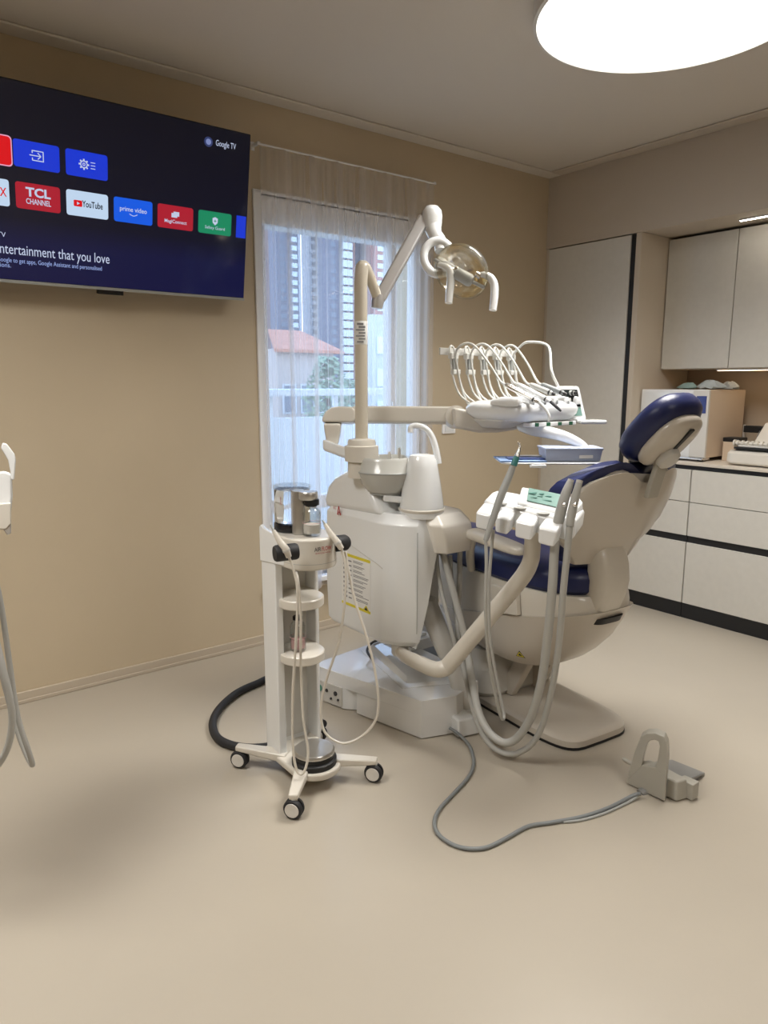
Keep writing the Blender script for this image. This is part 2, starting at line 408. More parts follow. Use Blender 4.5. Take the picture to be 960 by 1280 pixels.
struct('ground_outside', MB().box((-20, YA+.6, -3.2), (190, 220, -3.0)), 'ground_out', smooth=False)
def at(px, D): p = PD(px, 480, D); return p.x, p.y
for (nm, lb, px, D, wd, ht, cols, fl, base, w1, w2, st, bl) in [
 ('tower_block', 'tall pink-striped tower block, leftmost beyond the window', 338, 128, 5.4, 62, 2, 44, 'b_pink', 'b_win', 'b_win_dark', [(.30, .4, 'b_red'), (.8, .4, 'b_white')], None),
 ('tower_block', 'dark grey tower block with pale window columns', 364, 124, 4.6, 62, 2, 44, 'b_grey', 'b_win', 'b_win_dark', [(.92, .3, 'b_white')], None),
 ('tower_block', 'narrow white tower block beside the dark grey one', 400, 130, 3.7, 64, 2, 44, 'b_white', 'b_win_dark', 'b_win_dark', None, [1]),
 ('tower_block', 'dark tower block with a salmon vertical stripe', 425, 122, 4.7, 62, 2, 44, 'b_dark', 'b_win', 'b_win_dark', [(.80, .45, 'b_red')], [1]),
 ('tower_block', 'grey and brick-red tower block behind the lamp arm', 452, 130, 4.8, 62, 2, 44, 'b_grey', 'b_win', 'b_win_dark', [(.1, .4, 'b_red'), (.6, .4, 'b_red')], [1]),
 ('tower_block', 'brick-red tower block near the window mullion', 482, 126, 4.8, 62, 2, 44, 'b_red', 'b_win_dark', 'b_win', [(.45, .4, 'b_white')], None),
 ('tower_block', 'pale tower block seen behind the gathered curtain edge', 520, 134, 6, 62, 2, 44, 'b_white', 'b_win_dark', 'b_win', None, None)]:
    x, y = at(px, D); facade(nm, lb, x, y, wd, ht, 2.6, cols, fl, base, w1, w2, None, st, bl)
# house with the red tiled roof
hx, hy = at(371, 30); hz = -3.0
hs = thing('house', 'low pale house with a red tiled gable roof beyond the window', 'building', (hx, hy, hz))
part('wall', MB().box((hx-1.35, hy-.8, hz), (hx+1.35, hy+2.2, hz+5.8)), 'plaster_out', hs, smooth=False)
rf = MB().prism([(hx-1.65, hy-1.1, hz+5.65), (hx+1.65, hy-1.1, hz+5.65), (hx+.8, hy+.9, hz+6.55), (hx-.8, hy+.9, hz+6.55)], (0, 0, .12))
rf.prism([(hx+1.65, hy-1.1, hz+5.65), (hx+1.65, hy+2.6, hz+5.65), (hx+.8, hy+.9, hz+6.55)], (.1, 0, .05))
part('roof', rf, 'roof_tile', hs, smooth=False)
for u in (-.85, 0, .85):
    wf = part('window', MB().box((hx+u-.32, hy-.85, hz+3.2), (hx+u+.32, hy-.78, hz+4.4)), 'b_white', hs, smooth=False)
    part('pane', MB().box((hx+u-.25, hy-.87, hz+3.27), (hx+u+.25, hy-.84, hz+4.33)), 'b_win_dark', wf, smooth=False)
sx, sy = at(478, 34)
sb = thing('shed', 'white low building with dark windows behind the lamp pole', 'building', (sx, sy, -3))
part('wall', MB().box((sx-.62, sy, -3), (sx+.62, sy+.8, 4.6)), 'b_white', sb, smooth=False)
for k in range(3): part('window', MB().box((sx-.35, sy-.06, -.2+1.5*k), (sx+.35, sy+.02, .6+1.5*k)), 'b_win', sb, smooth=False)
def tree(px, D, h, r, lb):
    x, y = at(px, D); t = thing('tree', lb, 'tree', (x, y, -3), 'trees outside the window')
    part('trunk', MB().tube([(x, y, -3), (x+.1, y, -3+h*.5), (x, y, -3+h*.75)], [.16, .12, .06]), 'bark', t)
    c = MB()
    rn = random.Random(int(px))
    for k in range(900):
        a = rn.random()*2*PI; q = rn.random()**.6*r; zz = -3+h*.38+rn.random()*h*.62
        q *= max(.15, 1-((zz+3)/h-.62)**2*4.5)
        p = V((x+q*math.cos(a), y+q*math.sin(a), zz)); u = V((rn.uniform(-1, 1), rn.uniform(-1, 1), rn.uniform(-.6, .6))).normalized(); w2 = u.orthogonal().normalized(); l = .09+.10*rn.random()
        c.add([p-u*l, p+w2*l*.5, p+u*l, p-w2*l*.5], [[0, 1, 2, 3]])
    part('foliage', c, 'leaf', t, smooth=False)
tree(409, 27, 5.4, .95, 'rounded green tree just right of the red-roofed house')
tree(436, 38, 4.6, 1.2, 'green tree behind the lamp pole outside')
tree(346, 24, 3.0, .8, 'low green bush-like tree in front of the house')
tree(505, 30, 4.4, 1.1, 'green tree by the white low building outside')
# balcony parapet outside the window
bp = thing('balcony_railing', 'pale balcony parapet with a top rail outside the window', 'railing', (2.6, YA+1.9, -.3))
part('parapet', MB().box((.8, YA+1.9, -.3), (6.4, YA+1.98, 1.12)), 'rail_white', bp, smooth=False)
part('top_rail', MB().box((.8, YA+1.86, 1.30), (6.4, YA+2.0, 1.36)), 'rail_white', bp, bevel=.01)
for k in range(9): part('post', MB().box((.9+.65*k, YA+1.91, 1.12), (.94+.65*k, YA+1.95, 1.30)), 'rail_white', bp, smooth=False)
struct('balcony_slab', MB().box((.8, YA+.30, -.4), (6.4, YA+2.05, -.3)), 'ground_out', smooth=False)

# ================================================================== CABINETS
ZW = 0.945
tc = thing('tall_cabinet', 'tall full-height beige laminate cabinet in the corner with a black grip strip', 'cabinet', (4.28, 3.0, 0))
part('body', MB().box((XB+.022, 2.625, 0.09), (XR-.002, YA-.002, 2.298)), 'laminate_edge', tc, bevel=.002, seg=2)
part('door', MB().box((XB, 2.685, .875), (XB+.02, 3.315, 2.292)), 'laminate', tc, bevel=.0015, seg=2)
part('door', MB().box((XB, 2.685, .10), (XB+.02, 3.315, .870)), 'laminate', tc, bevel=.0015, seg=2)
part('grip_strip', MB().box((XB+.008, 2.650, .10), (XB+.022, 2.684, 2.294)), 'black', tc, smooth=False)
part('filler_panel', MB().box((XB+.004, 3.317, .09), (XB+.022, YA-.002, 2.298)), 'laminate_edge', tc, smooth=False)
part('side_panel', MB().box((XB, 2.612, .0), (XR-.002, 2.6245, 2.298)).box((XB, 2.6245, .0), (XB+.02, 2.648, 2.298)), 'laminate_edge', tc, bevel=.001, seg=2)
part('plinth', MB().box((XB+.05, 2.63, 0), (XB+.065, YA-.002, .09)), 'black', tc, smooth=False)
ycols = [(2.606, 2.188), (2.184, 1.30), (1.296, 0.42)]
cabs = ['narrow drawer cabinet with three fronts beside the tall cabinet, partly behind the chair', 'wide drawer cabinet with three fronts standing to the right of the narrow one', 'wide drawer cabinet at the far end of the worktop']
for (ya, yb), lb in zip(ycols[:2], cabs):
    t = thing('drawer_cabinet', lb, 'cabinet', ((XB+XR)/2, (ya+yb)/2, 0), 'drawer cabinets under the worktop')
    part('body', MB().box((XB+.024, yb, .09), (XR-.002, ya, .905)), 'black', t, smooth=False)
    for za, zb in ((.712, .902), (.508, .708), (.092, .466)):
        part('drawer', MB().box((XB, yb+.002, za), (XB+.022, ya-.002, zb)), 'laminate', t, bevel=.0015, seg=2)
    part('grip_channel', MB().box((XB+.012, yb, .466), (XB+.026, ya, .508)), 'black', t, smooth=False)
    part('plinth', MB().box((XB+.004, yb, 0), (XB+.02, ya, .088)), 'black', t, smooth=False)
wt = thing('worktop', 'long pale worktop with a black strip under its edge', 'worktop', ((XB+XR)/2, 1.9, .905))
part('slab', MB().box((XB-.004, .2, .928), (XR-.002, 2.610, ZW)), 'worktop', wt, bevel=.002, seg=2)
part('gap_strip', MB().box((XB+.010, .2, .9055), (XR-.002, 2.610, .928)), 'black', wt, smooth=False)  # black strip filling the gap between slab and drawers
XU = 4.26
ucols = [(2.606, 2.170, 'upper wall cabinet with beige laminate door next to the tall cabinet side'), (2.168, 1.60, 'upper wall cabinet with beige laminate door above the roll sealing machine')]
for ya, yb, lb in ucols:
    t = thing('wall_cabinet', lb, 'cabinet', (4.43, (ya+yb)/2, 1.49), 'upper wall cabinets')
    part('body', MB().box((XU+.022, yb, 1.490), (XR-.002, ya, 2.285)), 'laminate_edge', t, smooth=False)
    part('door', MB().box((XU, yb+.0015, 1.494), (XU+.02, ya-.0015, 2.282)), 'laminate', t, bevel=.0015, seg=2)
# recessed strip light under the bulkhead, and the lamp strip below the wall cabinets
tl = thing('strip_light', 'slim warm recessed strip light in the bulkhead underside', 'light', (4.13, 1.75, 2.29))
part('housing', MB().box((4.108, .3, 2.292), (4.130, 2.10, 2.2995)), 'aluminium', tl, smooth=False)
part('diffuser', MB().box((4.111, .305, 2.290), (4.127, 2.095, 2.292)), 'strip', tl, smooth=False) if emat('strip', (1.0, .90, .76), 22.0) else 0
ul = thing('cabinet_light', 'warm strip light under the upper wall cabinets', 'light', (4.45, 2.0, 1.48))
part('housing', MB().box((4.38, 1.62, 1.482), (4.41, 2.30, 1.490)), 'aluminium', ul, smooth=False)
part('diffuser', MB().box((4.384, 1.625, 1.480), (4.406, 2.295, 1.482)), 'warmstrip', ul, smooth=False) if emat('warmstrip', (1.0, .72, .42), 9.0) else 0

# ---- autoclave
ac = thing('autoclave', 'white and beige benchtop autoclave with a small blue screen', 'sterilizer', (4.28, 2.40, ZW))
AX0, AX1, AY0, AY1, AZ0, AZ1 = 4.05, 4.50, 2.165, 2.600, ZW+.022, 1.365
part('casing', MB().box((AX0+.03, AY0, AZ0), (AX1, AY1, AZ1)), 'beige_box', ac, bevel=.004)
fr = MB(); sec = []
for z, bu in ((AZ0-.004, .004), (AZ0+.12, .020), (AZ0+.26, .024), (AZ1-.02, .014), (AZ1+.003, .0)):
    sec.append([(AX0+.03, AY0-.002, z), (AX0+.03, AY1+.002, z)] + [(AX0+.012-bu*math.sin(PI*(.08+.84*k/8)), AY1+.002-(AY1-AY0-.11)*k/8, z) for k in range(9)][0:9] + [(AX0+.016, AY0+.10, z)])
part('door', MB().loft([[p for p in s] for s in sec]), 'white', ac, bevel=.003)
part('control_panel', MB().box((AX0+.012, AY0-.001, AZ0), (AX0+.031, AY0+.098, AZ1)), 'white_matte', ac, bevel=.003)
part('screen', MB().box((AX0+.008, AY0+.012, AZ1-.135), (AX0+.013, AY0+.072, AZ1-.035)), 'screen_blue', ac, bevel=.001) if mat('screen_blue', srgb(52, 62, 110), .2, emit=srgb(52, 62, 110), es=.3) else 0
for y in (AY0+.05, AY1-.05):
    for x in (AX0+.06, AX1-.06): part('foot', MB().lathe([(.018, 0), (.018, .023)], (x, y, ZW)), 'black', ac)
part('tray_slot', MB().box((AX0-.004, AY0+.004, ZW+.010), (AX0+.08, AY1-.02, ZW+.022)), 'steel', ac, bevel=.002)

def crumpled(name, c, sx, sy, sz, m, lb, seed, yaw=0):
    rn = random.Random(seed); mb = MB(); n = 14
    secs = []
    for k, (rr, zz) in enumerate(((.35, 0), (.95, .12), (1.0, .30), (.72, .62), (.40, .95), (.12, 1.0))):
        secs.append([(c[0]+sx*rr*math.cos(2*PI*i/n+yaw)*(1+.22*rn.uniform(-1, 1)), c[1]+sy*rr*math.sin(2*PI*i/n+yaw)*(1+.22*rn.uniform(-1, 1)), c[2]+sz*max(0, zz+(.12*rn.uniform(-1, 1) if k > 0 else 0))) for i in range(n)])
    return solo(name, mb.loft(secs), m, lb, 'pouch', 'pouches lying on the autoclave', angle=20)
crumpled('sterile_pouch', (4.22, 2.385, AZ1+.004), .055, .062, .038, 'green_foil', 'small crumpled green sterile pouch on top of the autoclave', 3)
crumpled('sterile_pouch', (4.22, 2.245, AZ1+.004), .060, .090, .052, 'foil', 'white crumpled sterile pouch on the autoclave, larger of the pair', 8)
crumpled('sterile_pouch', (4.36, 2.195, AZ1+.004), .06, .05, .045, 'mid_grey', 'dark grey pouch behind the white one on the autoclave', 5)

# ---- sealing machine with its roll
sm = thing('sealing_machine', 'cream pouch sealing machine with ribbed rollers lying on the worktop', 'sealing machine', (4.22, 1.75, ZW))
mb = MB(); secs = []
for y in (2.028, 2.022, 1.98, 1.45):
    k = {2.028: .55, 2.022: .85, 1.98: 1, 1.45: 1}[y]
    secs.append([(4.17+(.15*k)*cx_, y, ZW+.006+.042+.042*k*sz_) for cx_, sz_ in ((-1, -.75), (-.93, -1), (.93, -1), (1, -.75), (1, .6), (.9, 1), (-.7, 1), (-.95, .55))])
part('body', MB().loft(secs), 'warm_white', sm, bevel=.012, seg=3)
part('guide_bar', MB().box((4.04, 1.45, ZW+.092), (4.30, 1.985, ZW+.106)), 'black', sm, bevel=.003)
rb = MB()
for k in range(20): rb.lathe([(.010, 0), (.0165, .002), (.0165, .014), (.010, .016)], (4.075, 1.985-.0265*k, ZW+.124), (0, -1, 0), 14)
rb.lathe([(.009, 0), (.009, .54)], (4.075, 1.99, ZW+.124), (0, -1, 0), 12)
part('ribbed_roller', rb, 'warm_white', sm)
part('end_cap', MB().lathe([(.012, 0), (.019, .003), (.019, .012), (.013, .014)], (4.075, 2.004, ZW+.124), (0, -1, 0), 18), 'warm_white', sm)
part('roller_cradle', MB().box((4.06, 1.45, ZW+.100), (4.30, 1.97, ZW+.116)), 'white_matte', sm, bevel=.003)
lid = MB().prism([(4.14, 1.93, ZW+.12), (4.33, 1.93, ZW+.12), (4.33, 1.93, ZW+.235), (4.27, 1.93, ZW+.235)], (0, -.40, 0))
part('lid', lid, 'warm_white', sm, bevel=.012)
for k in range(3): part('indicator_mark', MB().obox((4.195+.006*k, 1.9312, ZW+.150+.012*k), (.016, 0, .016), (0, .0006, 0), (-.0015, 0, .0015)), 'mark_grey', sm, smooth=False)
dx = thing('tape_dispenser', 'small dark stand behind the sealing machine on the worktop', 'dispenser', (4.42, 2.06, ZW))
part('base', MB().box((4.38, 2.0, ZW), (4.48, 2.13, ZW+.02)), 'black', dx, bevel=.004)
part('post', MB().box((4.42, 2.112, ZW+.02), (4.435, 2.125, ZW+.21)), 'aluminium', dx, bevel=.002)
part('arm', MB().box((4.40, 2.0, ZW+.165), (4.45, 2.112, ZW+.205)), 'black', dx, bevel=.004)
bx = thing('worktop_box', 'small black lidded box between autoclave and sealing machine', 'box', (4.27, 2.07, ZW))
part('body', MB().box((4.23, 2.050, ZW), (4.33, 2.145, ZW+.115)), 'beige_box', bx, bevel=.004)
part('lid', MB().box((4.228, 2.048, ZW+.115), (4.332, 2.147, ZW+.14)), 'black', bx, bevel=.004)

# ---- ceiling lamp
def ceiling_lamp(x, y, r, label, power):
    t = thing('ceiling_lamp', label, 'lamp', (x, y, ZC-.07), 'round ceiling lamps')
    part('rim', MB().lathe([(r-.012, .0), (r, .004), (r, .066), (r-.05, .07), (r-.05, .012), (r-.012, .012)], (x, y, ZC-.0702), (0, 0, 1), 96, hollow=True), 'white_matte', t)
    part('diffuser', MB().lathe([(.02, -.004), (r*.7, -.002), (r-.013, .004), (r-.013, .012), (.02, .012)], (x, y, ZC-.070), (0, 0, 1), 96), 'lamp_glow', t)
    ld = bpy.data.lights.new('ceiling_lamp_light', 'AREA'); ld.shape = 'DISK'; ld.size = 2*r-.04; ld.energy = power; ld.color = (1.0, .965, .91); ld.spread = math.radians(131)
    lo = bpy.data.objects.new('ceiling_lamp_light', ld); COL.objects.link(lo); lo.location = (x, y, ZC-.0755)
    return t
emat('lamp_glow', (1.0, 0.97, 0.92), 3.5)
ceiling_lamp(2.526, 1.588, .49, 'large round glowing ceiling lamp above the dental chair', 39)
ceiling_lamp(-.15, 1.90, .49, 'large round ceiling lamp over the neighbouring unit, out of the picture', 33)
ceiling_lamp(1.30, -1.05, .49, 'large round ceiling lamp nearer the doorway, out of the picture', 24)

# ---- wall outlet under the delivery arm
wo = thing('wall_outlet', 'small white wall socket plate to the right of the curtain', 'socket', (3.03, YA, 1.13))
op = PY(560, 535, YA)
wo.location = op
part('plate', MB().rrect(op+V((0, 0, 0)), V((.055, 0, 0)), V((0, 0, .034)), V((0, -.012, 0)), .006), 'pvc', wo, bevel=.002)
part('insert', MB().rrect(op+V((0, -.0125, 0)), V((.036, 0, 0)), V((0, 0, .022)), V((0, -.003, 0)), .003), 'white', wo)

# ================================================================== TELEVISION
tb = PX(305, 376, 1.652); 
TBY = 3.235                                    # lower edge distance, the set leans forward
pb = PY(305, 376, TBY); 
q = PX(314, 168, pb.x)
td = (q-pb); TH = td.length; tv_up = td.normalized()
tv_x = V((1, 0, 0)); tv_n = tv_x.cross(tv_up)     # towards the room
if tv_n.y > 0: tv_n = -tv_n
TW = TH*1.735
tv = thing('television', 'large wall-mounted television leaning forward, showing a dark menu of app tiles', 'television', (pb.x-TW/2, TBY+.03, pb.z+TH/2-.1))
def T(u, v, n=0): return pb + tv_x*u + tv_up*v + tv_n*n            # u from the lower right corner (negative to the left)
def tvp(px, py):
    p = PPL(px, py, pb, tv_n) - pb
    return p.dot(tv_x), p.dot(tv_up)
part('housing', MB().obox(T(-TW/2, TH/2, -.018), tv_x*TW/2, tv_up*TH/2, tv_n*.016), 'black_gloss', tv, bevel=.004)
part('back_cover', MB().obox(T(-TW/2, TH*.45, -.05), tv_x*TW*.38, tv_up*TH*.33, tv_n*.017), 'black', tv, bevel=.01)
part('bezel_strip', MB().obox(T(-TW/2, .006, .0), tv_x*TW/2, tv_up*.006, tv_n*.003), 'mid_grey', tv, bevel=.001)
part('sensor_bump', MB().obox(T(-TW/2, -.008, -.012), tv_x*.055, tv_up*.010, tv_n*.010), 'black_gloss', tv, bevel=.003)
part('wall_bracket', MB().obox(V((pb.x-TW/2, YA-.030, pb.z+.36)), V((.22, 0, 0)), V((0, .029, 0)), V((0, 0, .10))).obox(T(-TW/2, TH*.55, -.085), tv_x*.20, tv_up*.05, tv_n*.02).obox(V((pb.x-TW/2, YA-.09, pb.z+.40)), V((.04, 0, 0)), V((0, .06, 0)), V((0, 0, .03))), 'black', tv, smooth=False)
def tv_screen_mat():
    m = bpy.data.materials.new('tv_screen'); m.use_nodes = True; nt = m.node_tree; b = nt.nodes['Principled BSDF']
    b.inputs['Base Color'].default_value = (.004, .004, .006, 1); b.inputs['Roughness'].default_value = .12
    tc = nt.nodes.new('ShaderNodeTexCoord'); sp = nt.nodes.new('ShaderNodeSeparateXYZ'); nt.links.new(tc.outputs['Generated'], sp.inputs[0])
    cr = nt.nodes.new('ShaderNodeValToRGB'); e = cr.color_ramp.elements
    e[0].position = 0; e[0].color = (*srgb(11, 15, 58), 1); e[1].position = 1; e[1].color = (*srgb(13, 14, 24), 1)
    a = e.new(.20); a.color = (*srgb(15, 19, 58), 1); a = e.new(.33); a.color = (*srgb(14, 16, 34), 1)
    nt.links.new(sp.outputs['Z'], cr.inputs['Fac']); nt.links.new(cr.outputs['Color'], b.inputs['Emission Color']); b.inputs['Emission Strength'].default_value = 1.0
    MATS['tv_screen'] = m
tv_screen_mat()
scr = part('screen', MB().obox(T(-TW/2, TH/2+.004, .0015), tv_x*(TW/2-.006), tv_up*(TH/2-.010), tv_n*.0015), 'tv_screen', tv, smooth=False)
for n, c in dict(t_blue=(16, 52, 205), t_red=(214, 10, 24), t_crimson=(168, 26, 46), t_white=(190, 212, 236), t_prime=(12, 88, 222), t_green=(16, 132, 92), t_pale=(150, 170, 225), t_txt=(190, 200, 225), t_dim=(120, 132, 180), t_ring=(225, 160, 190), t_dark=(20, 26, 40), t_navy=(44, 56, 100)).items(): emat(n, srgb(*c), 1.0)
vA = (tvp(45, 195)[1]+tvp(107, 206)[1])/2; vB = (tvp(47, 248)[1]+tvp(108, 256)[1]+tvp(269, 278)[1])/3
TZ = .33*1.0
def zx(zxx): return zxx*330/960
def zy(zyy): return 80+zyy*330/960
def tile(pxl, pxr, ytl, ybl, m, vc):      # sides from the photograph's tile edges, one row height
    ul, _ = tvp(zx(pxl), zy((ytl+ybl)/2)); ur, _ = tvp(zx(pxr), zy((ytl+ybl)/2)); hh = ROWH
    t = part('app_tile', MB().rrect(T((ul+ur)/2, vc, .003), tv_x*(ur-ul)/2, tv_up*hh, tv_n*.001, .010), m, scr, smooth=False)
    return t, (ul+ur)/2, (ur-ul)/2
ROWH = .040
a1 = tvp(zx(130), zy(285))[1]; a2 = tvp(zx(130), zy(383))[1]; ROWH = (a1-a2)/2
def word(txt, u, v, size, m, w=None, bold=0.0, align='CENTER', par=None): return lettering(txt, T(u, v, .0042), tv_x, tv_up, size, m, tv if par is None else scr, 'lettering', align, bold, 0.0004, w)
def glyph(name, mbs, m): return part(name, mbs, m, scr, smooth=False)
# first row
uo = tvp(zx(40), zy(315))[0]
part('app_tile', MB().rrect(T(uo-.075, vA, .0028), tv_x*.078, tv_up*(ROWH+.006), tv_n*.0008, .014), 't_ring', scr, smooth=False)
part('app_tile', MB().rrect(T(uo-.075, vA, .0032), tv_x*.074, tv_up*(ROWH+.002), tv_n*.0012, .012), 't_red', scr, smooth=False)
_, u, hw = tile(48, 215, 285, 383, 't_blue', vA)
gx = MB()
for (du, dv, su, sv) in ((.004, .017, .020, .0017), (.004, -.017, .020, .0017), (.023, 0, .0017, .018), (-.016, .013, .0017, .005), (-.016, -.013, .0017, .005), (-.006, 0, .020, .0017)):
    gx.obox(T(u+du, vA+dv, .0045), tv_x*su, tv_up*sv, tv_n*.0003)
for sg in (1, -1): gx.obox(T(u+.009, vA+sg*.0055, .0045), (tv_x-tv_up*sg).normalized()*.008, (tv_x+tv_up*sg).normalized()*.0017, tv_n*.0003)
glyph('input_icon', gx, 't_txt')
_, u, hw = tile(238, 390, 320, 400, 't_blue', vA)
gx = MB(); ring = lambda c, r0, r1, n=20: gx.loft([[c+(tv_x*math.cos(2*PI*i/n)+tv_up*math.sin(2*PI*i/n))*r for i in range(n)] for r in (r0, r1)], cap=False)
ring(T(u-.012, vA, .0046), .0105, .0145); ring(T(u-.012, vA, .0046), .003, .006)
for k in range(8): 
    d = tv_x*math.cos(k*PI/4)+tv_up*math.sin(k*PI/4); gx.obox(T(u-.012, vA, .0046)+d*.0165, d*.0035, tv_n.cross(d)*.003, tv_n*.0002)
for k in (-1, 0, 1): gx.obox(T(u+.023, vA+k*.011, .0046), tv_x*.009, tv_up*.0014, tv_n*.0002)
glyph('settings_icon', gx, 't_txt')
# second row
un = tvp(zx(33), zy(472))[0]
part('app_tile', MB().rrect(T(un-.072, vB, .003), tv_x*.072, tv_up*ROWH, tv_n*.001, .010), 't_white', scr, smooth=False)
word('NETFLIX', un-.010, vB, .044, 't_red', w=.118, bold=.015, align='RIGHT')
_, u, hw = tile(57, 218, 445, 535, 't_crimson', vB)
word('TCL', u, vB+.014, .044, 't_txt', w=hw*1.12, bold=.035); word('CHANNEL', u, vB-.019, .028, 't_txt', w=hw*1.12, bold=.015)
_, u, hw = tile(241, 392, 468, 556, 't_white', vB)
glyph('play_logo', MB().rrect(T(u-hw*.46, vB, .0042), tv_x*.0165, tv_up*.0120, tv_n*.0003, .004), 't_red')
glyph('play_mark', MB().prism([T(u-hw*.46-.004, vB+.006, .0047), T(u-hw*.46-.004, vB-.006, .0047), T(u-hw*.46+.007, vB, .0047)], tv_n*.0003), 't_txt')
word('YouTube', u+hw*.24, vB, .034, 't_dark', w=hw*1.0, bold=.02)
_, u, hw = tile(413, 553, 492, 580, 't_prime', vB)
word('prime video', u, vB+.005, .026, 't_txt', w=hw*1.40, bold=.01)
glyph('smile_mark', MB().tube([T(u-.017, vB-.012, .0045), T(u, vB-.0185, .0045), T(u+.017, vB-.012, .0045)], .0013, n=6), 't_txt')
_, u, hw = tile(572, 701, 515, 598, 't_crimson', vB)
word('MagiConnect', u, vB-.018, .020, 't_txt', w=hw*1.25, bold=.01)
gx = MB().obox(T(u-.006, vB+.008, .0045), tv_x*.013, tv_up*.009, tv_n*.0003).obox(T(u+.003, vB+.014, .0045), tv_x*.013, tv_up*.009, tv_n*.0004)
glyph('cast_icon', gx, 't_txt')
_, u, hw = tile(720, 840, 535, 613, 't_green', vB)
word('Safety Guard', u, vB-.021, .018, 't_txt', w=hw*1.2)
glyph('shield_icon', MB().prism([T(u+x, vB+.008+y, .0043) for x, y in ((-.013, .012), (0, .018), (.013, .012), (.012, -.006), (0, -.017), (-.012, -.006))], tv_n*.0003), 't_txt')
glyph('shield_mark', MB().obox(T(u, vB+.009, .0048), tv_x*.006, tv_up*.0015, tv_n*.0002).obox(T(u, vB+.009, .0048), tv_x*.0015, tv_up*.006, tv_n*.0002), 't_green')
ub = tvp(zx(858), zy(585))[0]; ue = -.010
part('app_tile', MB().obox(T((ub+ue)/2, vB, .0035), tv_x*(ue-ub)/2, tv_up*ROWH, tv_n*.0006), 't_blue', scr, smooth=False)
# words
ut, vt = tvp(zx(820), zy(295)); ui, vi = tvp(zx(757), zy(283)); ua = tvp(zx(783), zy(290))[0]; uz = tvp(zx(856), zy(300))[0]
word('Google TV', (ua+uz)/2, vt, .034, 't_txt', w=uz-ua)
gx = MB(); gx.lathe([(.020, 0), (.020, .0006)], T(ui, vi, .003), tv_n, 28); glyph('profile_icon', gx, 't_navy')
gx = MB(); gx.lathe([(.012, 0), (.012, .0004)], T(ui, vi, .0037), tv_n, 16); glyph('profile_mark', gx, 't_dim')
ur, vr = tvp(zx(398), zy(708)); ul, vl = tvp(zx(0), zy(672))
word('Entertainment that you love', ur, (vr+vl)/2-.001, .055, 't_txt', align='RIGHT', w=(ur-ul)*1.045)
ur2, vr2 = tvp(zx(370), zy(742)); ul2, vl2 = tvp(zx(0), zy(713))
word('Sign in to Google to get apps, Google Assistant and personalised', ur2, (vr2+vl2)/2, .024, 't_pale', align='RIGHT', w=(ur2-ul2)*1.215)
ur3, vr3 = tvp(zx(40), zy(733)); word('recommendations.', ur3, vr3, .024, 't_pale', align='RIGHT', w=.16)
ur4, vr4 = tvp(zx(20), zy(622)); word('Google TV', ur4, vr4, .026, 't_txt', align='RIGHT')

# ================================================================== DENTAL UNIT (water column with spittoon)
def beam(mb, p, q, wv, hv):            # bar from p to q with half width vector wv and half height vector hv
    p, q = V(p), V(q); d = (q-p)/2
    return mb.obox((p+q)/2, d, V(wv), V(hv))
un = thing('dental_unit', 'white dental unit column with spittoon bowl, standing on a wide white floor box', 'dental unit', (1.86, 2.3, 0))
bpoly = [(1.728, 1.995), (1.878, 1.945), (2.06, 2.0), (2.06, 2.66), (1.585, 2.60)]
def lv(poly, z, k, c=(1.84, 2.3)): return [(c[0]+(x-c[0])*k, c[1]+(y-c[1])*k, z) for x, y in poly]
left = [(1.728, 1.995), (1.878, 1.945), (2.06, 2.0), (2.06, 2.66), (1.585, 2.60), (1.632, 2.40), (1.672, 2.36), (1.652, 2.335)]
b = MB(); b.loft([lv(left, 0.004, 1), lv(left, .100, .985)], cap=True)
part('floor_box', b, 'gloss_white', un, bevel=.0015)
b = MB(); b.loft([lv(bpoly, .098, .985), lv(bpoly, .160, .970)]); part('floor_box_lid', b, 'gloss_white', un, bevel=.0025)
b = MB(); b.prism([(1.745, 2.14, .1595), (1.98, 2.03, .1595), (2.05, 2.10, .1595), (2.05, 2.60, .1595), (1.86, 2.59, .1595)], (0, 0, .004))
b.loft([[(1.78, 2.15, .160), (1.985, 2.05, .160), (2.045, 2.12, .160), (2.045, 2.58, .160), (1.88, 2.57, .160)], [(1.82, 2.20, .176), (1.98, 2.12, .186), (2.035, 2.16, .196), (2.035, 2.56, .205), (1.90, 2.55, .196)]])
part('raised_cover', b, 'gloss_white', un, bevel=.004)
part('cover_rim', MB().tube([(1.80, 2.42, .185), (1.83, 2.50, .196), (1.90, 2.55, .204), (1.98, 2.55, .208)], .006, n=8), 'black', un)
part('valve_block', MB().box((1.98, 2.36, .19), (2.12, 2.60, .245)).box((2.00, 2.38, .245), (2.03, 2.58, .262)).box((2.06, 2.38, .245), (2.09, 2.58, .262)), 'gloss_white', un, bevel=.006)
cn = MB(); p0, p1 = V((1.632, 2.41, 0)), V((1.597, 2.57, 0)); dd = (p1-p0); nn = V((-dd.y, dd.x, 0)).normalized()*-1
nn = V((-1, -.2, 0)).normalized()
pc = part('connector_panel', MB().obox((p0+p1)/2+nn*.004+V((0, 0, .055)), dd*.5, nn*.004, V((0, 0, .045))), 'pale_grey', un, bevel=.002)
for k, (u, m, r) in enumerate(((.22, 'dark_mark', .010), (.55, 'dark_mark', .008), (.82, 'socket_green', .016))):
    part('socket', MB().lathe([(r, 0), (r, .005), (r*.6, .006)], p0+dd*u+nn*.006+V((0, 0, .065)), nn, 16), m, un)
part('small_port', MB().lathe([(.005, 0), (.005, .006)], p0+dd*.38+nn*.007+V((0, 0, .035)), nn, 12).lathe([(.005, 0), (.005, .006)], p0+dd*.12+nn*.007+V((0, 0, .04)), nn, 12), 'dark_mark', un)
